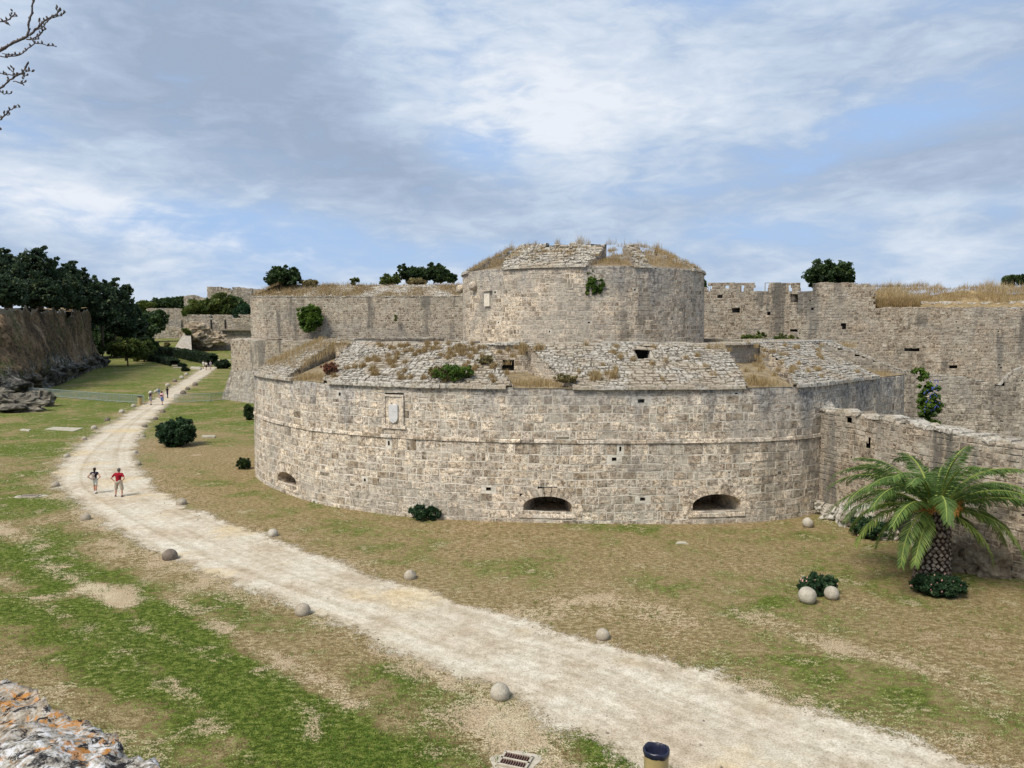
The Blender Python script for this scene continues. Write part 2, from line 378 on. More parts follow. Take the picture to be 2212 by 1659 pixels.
def in_poly(pt, poly):
    x, y = pt; c = False; j = len(poly) - 1
    for i in range(len(poly)):
        xi, yi = poly[i]; xj, yj = poly[j]
        if (yi > y) != (yj > y) and x < (xj - xi) * (y - yi) / (yj - yi) + xi: c = not c
        j = i
    return c
def seg_d(X, Y, poly):
    dm = np.full(X.shape, 1e9)
    for a, b in zip(poly[:-1], poly[1:]):
        ax, ay = a[:2]; bx, by = b[:2]; L = (bx - ax) ** 2 + (by - ay) ** 2 + 1e-9
        t = np.clip(((X - ax) * (bx - ax) + (Y - ay) * (by - ay)) / L, 0, 1)
        dm = np.minimum(dm, np.hypot(X - ax - t * (bx - ax), Y - ay - t * (by - ay)))
    return dm
RP = Rw[::6, :2]; LP = Lw[::6, :2]
# worn strips and lush strips on the turf: (pixel polyline, half width m, green change, pale change)
def wl(*p): return [G(*a)[:2] for a in p]
STR = [(wl((300, 1330), (420, 1440), (560, 1560), (640, 1650)), .45, .5, -.2), (wl((520, 1440), (640, 1530), (760, 1600), (900, 1690)), .6, .7, -.2), (wl((830, 1440), (900, 1470), (1000, 1510)), .5, .5, -.1), (wl((0, 1160), (60, 1220), (140, 1270)), .7, .5, -.1),
       (wl((0, 1250), (120, 1320), (260, 1400), (400, 1500), (520, 1620)), .35, -.5, .35), (wl((360, 1290), (500, 1370), (620, 1440), (760, 1520)), .35, -.45, .3), (wl((40, 1560), (160, 1600), (300, 1690)), .5, .6, -.1), (wl((380, 1250), (520, 1320), (640, 1350)), .6, .35, .1),
       (wl((-60, 1395), (0, 1425), (120, 1455), (240, 1510), (330, 1560), (450, 1640), (560, 1720)), .85, -.75, -.1),
       (wl((-20, 1130), (60, 1175), (130, 1240), (180, 1262), (270, 1310)), .40, -.35, .6),
       (wl((290, 1335), (350, 1375), (420, 1410), (480, 1450), (580, 1520), (680, 1600)), .32, -.5, .55),
       (wl((140, 1285), (190, 1270), (250, 1275), (285, 1295)), .6, -.7, .7),
       (wl((450, 1400), (540, 1440), (620, 1500), (690, 1570)), .30, -.5, .45),
       (wl((570, 1400), (640, 1440), (700, 1480), (780, 1540), (830, 1570)), .8, -.6, .2),
       (wl((-50, 1480), (20, 1500), (80, 1510)), 1.0, -.45, .5),
       (wl((150, 1550), (240, 1590), (330, 1640), (380, 1700)), .8, -.5, .4),
       (wl((560, 1400), (600, 1360), (680, 1360), (720, 1390), (740, 1430)), 1.2, -.8, -.15),
       (wl((210, 1180), (330, 1230), (420, 1270)), 1.3, -.75, .25),
       (wl((110, 1120), (190, 1110), (220, 1130)), 1.2, -.6, .3),
       (wl((470, 1420), (540, 1490), (640, 1540), (740, 1590), (830, 1650)), .7, .8, -.3),
       (wl((60, 1180), (180, 1250), (250, 1240)), .8, .7, -.2),
       (wl((60, 1290), (200, 1350), (330, 1430), (430, 1500), (560, 1590)), 1.5, .55, -.3),
       (wl((270, 1255), (360, 1330), (450, 1420), (560, 1530)), .5, .5, -.2),
       (wl((1310, 1620), (1360, 1650), (1330, 1700)), 1.1, .8, -.3), (wl((-20, 1480), (60, 1540), (100, 1570)), .4, .5, -.2),
       (wl((300, 1040), (420, 1075), (560, 1105)), 1.3, -.5, 0), (wl((330, 960), (480, 1000), (530, 1010)), 2.2, -.55, 0),
       (wl((1130, 1330), (1280, 1290), (1450, 1330)), 1.0, -.1, .45), (wl((1640, 1340), (1800, 1400), (2000, 1440), (2100, 1500)), .7, -.1, .45),
       (wl((1500, 1440), (1700, 1520), (1900, 1560)), .7, .35, .1), (wl((1650, 1290), (1620, 1340)), .8, .45, 0), (wl((1900, 1280), (2100, 1330), (2200, 1360)), .9, .45, 0),
       (wl((1060, 1560), (1120, 1620), (1200, 1660)), .9, -.6, .6), (wl((900, 1430), (1040, 1520), (1150, 1600)), .9, -.3, .35)]
def ground_fields(X, Y):
    """greenness, paleness per ground point (turf condition, a property of the lawn)"""
    # side of path: compare distance to right and left edges
    g = np.full(X.shape, .5); pl = np.full(X.shape, .20)
    # path centre x at each y (path is monotone enough): use signed test by nearest edge
    dr = seg_d(X, Y, RP); dl = seg_d(X, Y, LP)
    right = (dr < dl)
    far = np.clip((Y - 50) / 30, 0, 1)
    gr = .29 + .42 * far * np.clip((-8 - X) / 8, 0, 1)
    gl = .70 + .06 * far
    g = np.where(right, gr, gl)
    dm = np.minimum(dr, dl)
    edge = np.exp(-(dm / 1.1) ** 2)
    g = g - .12 * edge * np.where(right, 1, 1.3); pl = pl + .30 * edge * np.where(right, .35, 1)
    for poly, hw, a, b in STR:
        k = np.exp(-(seg_d(X, Y, poly) / hw) ** 2); g = g + a * k * (.8 if hw < .5 else .6 if a < 0 else .8); pl = pl + b * k * (1.15 if hw < .5 else .8)
    return g, pl
def build_ground():
    ys = [-60, -30, -10, 0, 5]; y = 8.0
    while y < 2600: ys.append(y); y += max(.22, y * .012 if y > 20 else .22)
    ys.append(3200); xs_n = 240; V = []; 
    for yy in ys:
        hw = max(70, abs(yy) * .9)
        for j in range(xs_n):
            s_ = -1 + 2 * j / (xs_n - 1)
            x = hw * (s_ * .55 + .45 * s_ ** 3) if yy < 150 else hw * s_
            V.append((x, yy, gz(x, yy)))
    V = np.array(V); Fq = [(i * xs_n + j, i * xs_n + j + 1, (i + 1) * xs_n + j + 1, (i + 1) * xs_n + j) for i in range(len(ys) - 1) for j in range(xs_n - 1)]
    g, pl = ground_fields(V[:, 0], V[:, 1])
    m, q = mat('turf'); ge = q.geo(); r, gg, bb = q.attr('gf')[:3]
    n0 = q.noise(ge, .16, 5, .6, .3); n1 = q.noise(ge, .75, 7, .65, .4); n2 = q.noise(q.map(ge, (1, 1.6, 1)), 4.5, 7, .7); n3 = q.noise(ge, 26, 4, .75); n4 = q.noise(ge, 60, 3, .7)
    v = q.math('ADD', r, q.math('MULTIPLY', q.math('SUBTRACT', n0, .5), 2.8)); v = q.math('ADD', v, q.math('MULTIPLY', q.math('SUBTRACT', n1, .5), 3.2))
    v = q.math('ADD', v, q.math('MULTIPLY', q.math('SUBTRACT', n2, .5), 2.2)); v = q.math('ADD', v, q.math('MULTIPLY', q.math('SUBTRACT', n3, .5), 1.4))
    dry = q.ramp(n2, [(.40, (.165, .125, .06)), (.5, (.25, .195, .105)), (.60, (.35, .285, .17))])
    dry = q.mix(q.math('MULTIPLY', q.ss(n1, .47, .58), .4), dry, (.24, .16, .085))
    grn = q.ramp(n2, [(.42, (.05, .075, .014)), (.5, (.095, .135, .022)), (.58, (.165, .195, .05))])
    c = q.mix(q.ss(v, .32, .72), dry, grn)
    p_ = q.math('ADD', gg, q.math('MULTIPLY', q.math('SUBTRACT', n1, .5), 2.6)); p_ = q.math('ADD', p_, q.math('MULTIPLY', q.math('SUBTRACT', n3, .5), 2.2)); p_ = q.math('ADD', p_, q.math('MULTIPLY', q.math('SUBTRACT', n2, .5), 1.8))
    c = q.mix(q.ss(p_, .40, .80), c, q.mix(q.ss(n1, .42, .58), (.50, .43, .31), (.42, .335, .235)))
    c = q.mix(1, c, q.ramp(n3, [(.38, (.50, .48, .44)), (.5, (1, 1, 1)), (.62, (1.42, 1.40, 1.30))]), 'MULTIPLY')
    c = q.mix(1, c, q.ramp(n4, [(.38, (.7, .7, .68)), (.62, (1.25, 1.25, 1.22))]), 'MULTIPLY')
    finish(q, c, 1, q.math('ADD', n2, n3), .7, .05, .05)
    A = np.zeros((len(V), 3)); A[:, 0] = g; A[:, 1] = pl
    o = mesh('ground', V, np.array(Fq), m, vattr={'gf': A}, smooth_=True)
    tag(o, 'patchy green and straw brown lawn of the dry moat', 'ground', kind='structure')
build_ground()

RNG = np.random.default_rng(7)
def blades(name, P, h, w, mat_, tint, lean=.5, parent=None, per=1, rng=RNG):
    """thin triangular blades at base points P (n,3)"""
    P = np.repeat(np.asarray(P, float), per, 0); n = len(P)
    h = np.broadcast_to(h, n) if np.ndim(h) == 0 else np.repeat(h, per); tint = np.repeat(np.asarray(tint, float), per)
    if per > 1: P = P + rng.normal(0, 1, (n, 3)) * np.array([1, 1, 0]) * (h[:, None] * .22)
    th = rng.uniform(0, 2 * np.pi, n); ph = rng.uniform(0, 2 * np.pi, n); hh = h * rng.uniform(.5, 1.15, n); ln = rng.uniform(0, lean, n) * hh
    dx, dy = np.cos(th) * w / 2, np.sin(th) * w / 2
    A = P - np.c_[dx, dy, np.zeros(n)]; B = P + np.c_[dx, dy, np.zeros(n)]
    M1 = P + np.c_[np.cos(ph) * ln * .3, np.sin(ph) * ln * .3, hh * .6]
    T = P + np.c_[np.cos(ph) * ln, np.sin(ph) * ln, hh]
    V = np.stack([A, B, M1 + np.c_[dx, dy, np.zeros(n)] * .8, T, M1 - np.c_[dx, dy, np.zeros(n)] * .8], 1).reshape(-1, 3)
    i = np.arange(n)[:, None] * 5; Fq = np.concatenate([i + np.array([[0, 1, 2]]), i + np.array([[0, 2, 4]]), i + np.array([[4, 2, 3]])], 0)
    t = np.clip(tint + rng.normal(0, .14, n), 0, 1); at = np.c_[t, rng.uniform(0, 1, n), np.zeros(n)]; at = np.concatenate([at] * 3, 0)
    return mesh(name, V, Fq, mat_, parent, attr=at)
# short turf blades over the near lawn
def path_mask(X, Y, mar=0.0):
    poly = [tuple(p) for p in LP] + [tuple(p) for p in RP[::-1]]
    inside = np.zeros(X.shape, bool); j = len(poly) - 1
    for i in range(len(poly)):
        xi, yi = poly[i]; xj, yj = poly[j]
        cnd = ((yi > Y) != (yj > Y)) & (X < (xj - xi) * (Y - yi) / (yj - yi + 1e-12) + xi); inside ^= cnd; j = i
    return inside
n_ = 210000
yy = 13 + 47 * RNG.uniform(0, 1, n_) ** 1.6; xx = (RNG.uniform(-.74, .72, n_)) * yy
g_, p_ = ground_fields(xx, yy)
fb = np.array([fbm(a * .9, b * .9, 3, 4) for a, b in zip(xx, yy)])
keep = ~path_mask(xx, yy) & (g_ + fb * .9 + RNG.normal(0, .25, n_) > .22)
xx, yy, g_, fb = xx[keep], yy[keep], g_[keep], fb[keep]
# BASTION footprint keeps turf outside
BP_PX = [(548, 1025), (570, 1045), (620, 1068), (690, 1090), (800, 1106), (900, 1118), (1000, 1124), (1100, 1129), (1200, 1132), (1300, 1133), (1400, 1132), (1500, 1131), (1600, 1128), (1700, 1121), (1760, 1111)]
BP = [(-9.5, 67), (-14.5, 62), (-17.2, 57), (-17.55, 52.5)] + [G(*p)[:2] for p in BP_PX] + [(20.3, 43.4), (24.2, 46.6), (25.6, 49.6), (25.4, 53.5), (23, 58), (19, 63)]
poly = BP; ins = np.zeros(xx.shape, bool); j = len(poly) - 1
for i in range(len(poly)):
    xi, yi = poly[i]; xj, yj = poly[j]
    ins ^= ((yi > yy) != (yj > yy)) & (xx < (xj - xi) * (yy - yi) / (yj - yi + 1e-12) + xi); j = i
ok = ~ins & ~((xx > 15.2) & (yy > 29) & (xx - 15.2 > (39 - yy) * .38))
xx, yy, g_, fb = xx[ok], yy[ok], g_[ok], fb[ok]
tint = np.clip(g_ + fb * .5, 0, 1)
tuft = blades('grass', np.c_[xx, yy, [gz(a, b) - .01 for a, b in zip(xx, yy)]], .022 + .05 * np.clip(tint, 0, 1) ** 1.5, .010 + .0006 * 20, M_TURF, tint, 1.2)
tag(tuft, 'short green and straw coloured turf blades on the moat lawn', 'grass', kind='stuff')

# loose pebbles on and beside the path; pale and green weed tufts on the lawn
n_ = 5200; i_ = RNG.integers(60, 259, n_); t_ = RNG.uniform(-.12, 1.12, n_); E_ = Lw[i_] + (Rw[i_] - Lw[i_]) * t_[:, None]; E_[:, :2] += RNG.normal(0, .12, (n_, 2)); E_[:, 2] = [gz(a, b) + .012 for a, b in E_[:, :2]]
r_ = RNG.uniform(.008, .03, n_) * np.where(RNG.uniform(0, 1, n_) < .05, 2, 1)
O6 = np.array([[1, 0, 0], [0, 1, 0], [-1, 0, 0], [0, -1, 0], [0, 0, .8], [0, 0, -.8]]); Vp = (E_[:, None, :] + O6[None] * r_[:, None, None] * RNG.uniform(.6, 1.3, (n_, 6, 1))).reshape(-1, 3)
T8 = np.array([[0, 1, 4], [1, 2, 4], [2, 3, 4], [3, 0, 4], [1, 0, 5], [2, 1, 5], [3, 2, 5], [0, 3, 5]]); Fp = (np.arange(n_)[:, None, None] * 6 + T8[None]).reshape(-1, 3)
cp4 = np.repeat(np.c_[RNG.uniform(0, 1, n_), RNG.uniform(0, 1, n_), np.zeros(n_)], 8, 0)
tag(mesh('pebbles', Vp, Fp, leafmat('pebble_stone', (.10, .085, .065), (.38, .34, .27), (.62, .58, .50)), attr=cp4), 'loose pale pebbles scattered on the gravel path', 'pebbles', kind='stuff')
nc = 2600; cy = 13.5 + 40 * RNG.uniform(0, 1, nc) ** 1.5; cxx = RNG.uniform(-.72, .70, nc) * cy; kk = ~path_mask(cxx, cy); cxx, cy = cxx[kk], cy[kk]
poly = BP; ins = np.zeros(cxx.shape, bool); j = len(poly) - 1
for i in range(len(poly)):
    xi, yi = poly[i]; xj, yj = poly[j]
    ins ^= ((yi > cy) != (yj > cy)) & (cxx < (xj - xi) * (cy - yi) / (yj - yi + 1e-12) + xi); j = i
kk = ~ins & ~((cxx > 14.8) & (cy > 28.5)); cxx, cy = cxx[kk], cy[kk]; gg_, _ = ground_fields(cxx, cy)
wt = np.clip(np.where(RNG.uniform(0, 1, len(cxx)) < .45, .05, .95) * 1.0, 0, 1); P_w = np.repeat(np.c_[cxx, cy, np.zeros(len(cxx))], 12, 0); P_w[:, :2] += RNG.normal(0, .07, (len(P_w), 2)); P_w[:, 2] = [gz(a, b) for a, b in P_w[:, :2]]
tag(blades('weeds', P_w, np.repeat(RNG.uniform(.05, .13, len(cxx)), 12), .012, M_TURF, np.repeat(wt, 12), 1.0), 'taller straw and green weed tufts scattered over the lawn', 'weeds', kind='stuff')

# ---------------------------------------------------------------- curves and masonry
class Curve:
    def __init__(s, pts, closed=False, sm=0, flip=False):
        P = np.array(pts, float)[:, :2]
        if closed: P = np.vstack([P, P[:1]])
        dd = np.r_[0, np.cumsum(np.hypot(*np.diff(P, axis=0).T))]; n = max(8, int(dd[-1] / .1)); t = np.linspace(0, dd[-1], n)
        Q = np.c_[np.interp(t, dd, P[:, 0]), np.interp(t, dd, P[:, 1])]
        if sm:
            k = int(sm / .1) | 1; ker = np.hanning(k + 2)[1:-1]; ker /= ker.sum(); pad = k // 2
            if closed: E = np.vstack([Q[-pad - 1:-1], Q, Q[1:pad + 1]])
            else: E = np.vstack([2 * Q[0] - Q[pad:0:-1], Q, 2 * Q[-1] - Q[-2:-pad - 2:-1]])
            Q = np.c_[np.convolve(E[:, 0], ker, 'valid'), np.convolve(E[:, 1], ker, 'valid')]
        s.Q = Q; s.U = np.r_[0, np.cumsum(np.hypot(*np.diff(Q, axis=0).T))]; s.L = s.U[-1]
        T = np.gradient(Q, s.U, axis=0); T /= np.hypot(*T.T)[:, None] + 1e-12
        s.N = np.c_[T[:, 1], -T[:, 0]] * (-1 if flip else 1)
    def p(s, u): u = np.clip(u, 0, s.L); return np.c_[np.interp(u, s.U, s.Q[:, 0]), np.interp(u, s.U, s.Q[:, 1])]
    def n(s, u):
        u = np.clip(u, 0, s.L); N = np.c_[np.interp(u, s.U, s.N[:, 0]), np.interp(u, s.U, s.N[:, 1])]; return N / (np.hypot(*N.T)[:, None] + 1e-9)
    def u_px(s, x, z, off=0.0, lo=0, hi=None):
        u = np.linspace(lo, hi or s.L, 1500); P = s.p(u) + s.n(u) * off; w = P[:, 1] * cp_ - (z - H) * sp_; X = CX + F * P[:, 0] / w
        fc = (s.n(u) * -P).sum(1) > 0; e = np.abs(X - x) + np.where(fc, 0, 1e4); return float(u[np.argmin(e)])
def M_vert(c, z0, batter=0.0):
    def f(u, v, d_):
        P = c.p(u); N = c.n(u); off = d_ - batter * v; return np.c_[P + N * off[:, None], z0 + v]
    return f
def M_slope(c, z0, ang, off0=0.0):
    ca, sa = math.cos(ang), math.sin(ang)
    def f(u, v, d_):
        P = c.p(u); N = c.n(u); off = off0 - v * ca + d_ * sa; return np.c_[P + N * off[:, None], z0 + v * sa + d_ * ca]
    return f
def M_plane(O, eu, ev):
    O, eu, ev = map(lambda a: np.array(a, float), (O, eu, ev)); nn = np.cross(eu, ev); nn /= np.linalg.norm(nn)
    def f(u, v, d_): return O + np.outer(u, eu) + np.outer(v, ev) + np.outer(d_, nn)
    return f
def masonry(name, M, U0, U1, V0, V1, h, w, material, parent=None, top=None, inside=None, seed=1, gap=.014, bev=.018, dep=(.004, .03), hole=.006, hjit=.12, vj=.008, extra=None, wmin=.55, wmax=1.7, tint=None, split=.09, warp=.022):
    rnd = random.Random(seed); cells = []; v = V0
    while v < V1 - .03:
        hh = h * rnd.uniform(1 - hjit, 1 + hjit)
        if v + hh * 1.5 > V1: hh = V1 - v
        u = U0 - rnd.random() * w * .5; first = True
        while u < U1 - .02:
            ww = w * rnd.uniform(wmin, wmax) * (1 if rnd.random() > .1 else 1.4)
            ua, ub = max(u, U0), min(u + ww, U1)
            if U1 - ub < w * .25: ub = U1
            u = ub
            if ub - ua < .03: continue
            va, vb = v, v + hh
            if top is not None:
                tt = top((ua + ub) / 2); vb = min(vb, tt)
                if vb - va < .06: continue
            if inside is not None:
                ns = max(6, int((ub - ua) / .04)); us = np.linspace(ua, ub, ns); ex = np.zeros(ns, bool)
                for fr in (.5,): ex |= inside(us, np.full(ns, va + (vb - va) * fr))
                if ex.all(): continue
                if ex.any():
                    best = None; i = 0
                    while i < ns:
                        if not ex[i]:
                            j = i
                            while j + 1 < ns and not ex[j + 1]: j += 1
                            if best is None or us[j] - us[i] > best[1] - best[0]: best = (us[i], us[j])
                            i = j
                        i += 1
                    if best is None or best[1] - best[0] < .05: continue
                    ua, ub = best
            if split and rnd.random() < split and vb - va > .2:
                if rnd.random() < .5: vm = va + (vb - va) * rnd.uniform(.38, .62); cells += [(ua, ub, va, vm), (ua, ub, vm, vb)]
                else: uq = ua + (ub - ua) * rnd.uniform(.35, .65); vm = va + (vb - va) * rnd.uniform(.4, .6); cells += [(ua, uq, va, vb), (uq, ub, va, vm), (uq, ub, vm, vb)]
            else: cells.append((ua, ub, va, vb))
        v += hh
    if extra: cells += extra
    if not cells: cells = [(U0, U1, V0, V0 + .1)]
    C = np.array(cells); n = len(C); rg = np.random.default_rng(seed)
    du, dv = C[:, 1] - C[:, 0], C[:, 3] - C[:, 2]
    dp = rg.uniform(dep[0], dep[1], n); isho = (rg.uniform(0, 1, n) < hole) & (du > .15) & (dv > .15)
    gp = np.minimum(gap, np.minimum(du, dv) * .2); bv = np.minimum(bev, np.minimum(du, dv) * .2)
    gu = np.where(isho, du * .33, gp); gv = np.where(isho, dv * .30, gp); bu = np.where(isho, .005, bv)
    def ring(iu, iv, d_, j=0):
        us = np.stack([C[:, 0] + iu, C[:, 1] - iu, C[:, 1] - iu, C[:, 0] + iu], 1); vs = np.stack([C[:, 2] + iv, C[:, 2] + iv, C[:, 3] - iv, C[:, 3] - iv], 1)
        if j: us = us + rg.normal(0, j, us.shape) * (~isho)[:, None]; vs = vs + rg.normal(0, j, vs.shape) * (~isho)[:, None]
        dd = np.repeat(d_[:, None], 4, 1)
        if j: dd = dd + rg.normal(0, j * .5, dd.shape)
        return us, vs, dd
    z = np.zeros(n); dfront = np.where(isho, -.35, dp)
    R = [ring(z, z, z), ring(gu, gv, z, vj), ring(gu + bu, gv + bu, dfront, vj * .7)]
    u = np.stack([r[0] for r in R], 1).reshape(-1); v_ = np.stack([r[1] for r in R], 1).reshape(-1); d_ = np.stack([r[2] for r in R], 1).reshape(-1)
    wv = v_ + warp * (np.sin(u * .9 + v_ * .7) + .6 * np.sin(u * 2.3 + v_ * 1.9 + 1)) * np.clip((v_ - V0) * 2, 0, 1) * np.clip((V1 - v_) * 2, 0, 1)
    V = M(u, wv, d_)
    idx = np.array([[0, 1, 5, 4], [1, 2, 6, 5], [2, 3, 7, 6], [3, 0, 4, 7], [4, 5, 9, 8], [5, 6, 10, 9], [6, 7, 11, 10], [7, 4, 8, 11], [8, 9, 10, 11]])
    Fq = (np.arange(n)[:, None, None] * 12 + idx[None]).reshape(-1, 4)
    tin = np.where(rg.uniform(0, 1, n) < .10, rg.uniform(0, .15, n), rg.uniform(.2, 1, n)) if tint is None else tint(rg, n); val = rg.uniform(0, 1, n); tin = np.where(isho, 0, tin); val = np.where(isho, 0, val)
    at = np.zeros((n, 9, 3)); at[:, :, 0] = tin[:, None]; at[:, :, 1] = val[:, None]; at[:, :4, 2] = 1; at[:, 4:8, 2] = .35 * (~isho)[:, None]
    uvs = np.c_[u, v_][Fq.ravel()]
    return mesh(name, V, Fq, material, parent, attr=at.reshape(-1, 3), uv=uvs)
def stones_along(name, fpos, n_or_len, u0, u1, material, parent, seed=3, length=.8, sec=(.5, .2), skip=None, jit=.03):
    """row of separate coping stones: fpos(u)->(p(2), n(2), z) ; sec=(depth inward, height)"""
    rnd = random.Random(seed); mb = MB(); u = u0; o = None
    while u < u1:
        L = length * rnd.uniform(.6, 1.5); ub = min(u + L, u1); um = (u + ub) / 2
        if not (skip and skip(um)):
            vs = []; dj = rnd.uniform(-jit, jit); hj = rnd.uniform(-jit, jit)
            for uu in (u + .008, ub - .008):
                p, nn, z = fpos(uu)
                for off, zz in ((dj, 0), (dj - .02, sec[1] * .8 + hj), (dj - .07, sec[1] + hj), (-sec[0], sec[1] + hj), (-sec[0], 0)):
                    vs.append((p[0] + nn[0] * off + rnd.uniform(-1, 1) * .008, p[1] + nn[1] * off, z + zz + rnd.uniform(-1, 1) * .012))
            fs = [(i, (i + 1) % 5, 5 + (i + 1) % 5, 5 + i) for i in range(5)] + [(4, 3, 2, 1, 0), (5, 6, 7, 8, 9)]
            mb.add(vs, fs, (rnd.random(), rnd.random(), 0))
        elif mb.v: o = mb.build(name, material, parent); mb = MB()
        u = ub
    if mb.v: o = mb.build(name, material, parent)
    return o

# ---------------------------------------------------------------- the great round bastion
BC = Curve(BP, sm=4.5)
ZT = 6.55; ALPHA = math.radians(23.5); SL = 4.75; ZCR = ZT + .1 + SL * math.sin(ALPHA)
bast = empty('bastion', (3, 52, 0), label='huge low round stone bastion with sloping lichen covered parapet in the middle', cat='bastion')
lo_u, hi_u = 8, BC.L - 4
def uo(x): return BC.u_px(x, ZT, 0, lo_u, hi_u)
def ui(x): return BC.u_px(x, ZCR, -SL * math.cos(ALPHA), lo_u, hi_u)
# gun ports: (left px, right px, sill px y, crown px y)
ports = []
for xl, xr, yc, ys in ((600, 641, 1023, 1055), (1131, 1236, 1076, 1117), (1496, 1601, 1071, 1114)):
    ua, ub = BC.u_px(xl, .8, 0, lo_u, hi_u), BC.u_px(xr, .8, 0, lo_u, hi_u); um = (ua + ub) / 2; P = BC.p(np.array([um]))[0]
    zs = H - (ys - 710.4) / F * P[1] * 1.0; zc = H - (yc - 710.4) / F * P[1]
    ports.append((um, (ub - ua) / 2, max(.3, zs), zc))
RT = .42
def port_in(us, vs, k=.30):
    ex = np.zeros(us.shape, bool)
    for um, hw, zs, zc in ports:
        zsp = zs + (zc - zs) * .42; x = us - um
        ex |= (vs > zs) & (vs <= zsp) & (np.abs(x) < hw + .25)
        ex |= (vs > zsp) & ((x / (hw + k)) ** 2 + ((vs - zsp) / (zc - zsp + k)) ** 2 < 1)
    return ex
SHu = BC.u_px(850, 5.1, 0, lo_u, hi_u)
zstr = 3.93
def wtint(rg, n): return np.where(rg.uniform(0, 1, n) < .06, rg.uniform(0, .12, n), rg.uniform(.17, 1, n))
def port_low(us, vs): return port_in(us, vs) 
masonry('wall', M_vert(BC, 0, .012), 0, BC.L, -.2, zstr, .40, .48, M_BAST, bast, inside=port_low, seed=11, hole=.014, gap=.021, bev=.008, tint=wtint, dep=(-.004, .028), wmin=.4, wmax=1.6)
def plaque_in(us, vs): return (np.abs(us - SHu) < .52) & (vs > 4.58) & (vs < 6.02)
masonry('wall', M_vert(BC, 0, .012), 0, BC.L, zstr + .17, ZT, .40, .48, M_BAST, bast, inside=plaque_in, seed=12, hole=.010, gap=.021, bev=.008, tint=wtint, dep=(-.004, .028), wmin=.4, wmax=1.6)
def fstr(u):
    a = np.array([u]); return BC.p(a)[0] + BC.n(a)[0] * .028, BC.n(a)[0], zstr
stones_along('string_course', fstr, 0, 0, BC.L, M_BAST, bast, 5, .9, (.3, .18), jit=.018)
# embrasures cut through the sloping parapet (outer px L,R ; inner px L,R)
CUTS = [(622, 700, 722, 762), (1107, 1240, 1050, 1140), (1613, 1712, 1562, 1640), (1894, 1970, 1836, 1888)]
cuts = [(uo(a), uo(b_), ui(c_), ui(d_)) for a, b_, c_, d_ in CUTS]
cuts = [(a, max(b_, a + 1), c_ if abs(c_ - a) < 4 else a + .5, max(d_, c_ + .9) if abs(c_ - a) < 4 else a + 1.4) for a, b_, c_, d_ in cuts]
def cut_in(us, vs, sh=.04):
    ex = np.zeros(us.shape, bool); t = np.clip(vs / SL, 0, 1)
    for a, b_, c_, d_ in cuts: ex |= (us > a + (c_ - a) * t + sh) & (us < b_ + (d_ - b_) * t - sh)
    ex |= (np.abs(us - uC) < .42) & (vs > SL - 1.7) & (vs < SL - .45)
    return ex
uC = BC.u_px(1391, ZCR - .5, -SL * math.cos(ALPHA) + 1, lo_u, hi_u)
MS = M_slope(BC, ZT + .12, ALPHA, .02)
masonry('sloping_parapet', MS, 0, BC.L, 0, SL, .27, .34, M_LICH, bast, inside=cut_in, seed=21, gap=.025, bev=.035, dep=(.0, .06), hole=.0, vj=.026, hjit=.35, wmin=.4, wmax=2.0, warp=.07, split=.15)
def fcop(u):
    a = np.array([u]); return BC.p(a)[0] + BC.n(a)[0] * .10, BC.n(a)[0], ZT - .04
stones_along('coping', fcop, 0, 0, BC.L, M_LICH, bast, 8, .75, (.55, .20), skip=lambda u: any(a + .05 < u < b_ - .05 for a, b_, c_, d_ in cuts), jit=.035)
def fcr(u):
    a = np.array([u]); return BC.p(a)[0] - BC.n(a)[0] * (SL * math.cos(ALPHA) - .12), BC.n(a)[0], ZCR - .02
stones_along('crest', fcr, 0, 0, BC.L, M_LICH, bast, 9, .9, (1.3, .14), jit=.05)
mbk = MB()      # inner face of the parapet and the terrace behind it
uu_ = np.linspace(0, BC.L, 160); Pi = BC.p(uu_) - BC.n(uu_) * (SL * math.cos(ALPHA) + 1.15)
vs = [(x, y, z) for x, y in Pi for z in (7.0, ZCR)]; mbk.add(vs, [(2 * i, 2 * i + 1, 2 * i + 3, 2 * i + 2) for i in range(159)], (.5, .5, 0))
mbk.build('inner_face', M_GREY, bast)
mt_ = MB(); mt_.add([(x, y, 7.05) for x, y in Pi], [tuple(range(159, -1, -1))], (.5, .5, 0)); mt_.build('terrace', plain('terrace_earth', (.25, .2, .13), .95, .3, 1.5, .1), bast)
ZF = ZT + .02
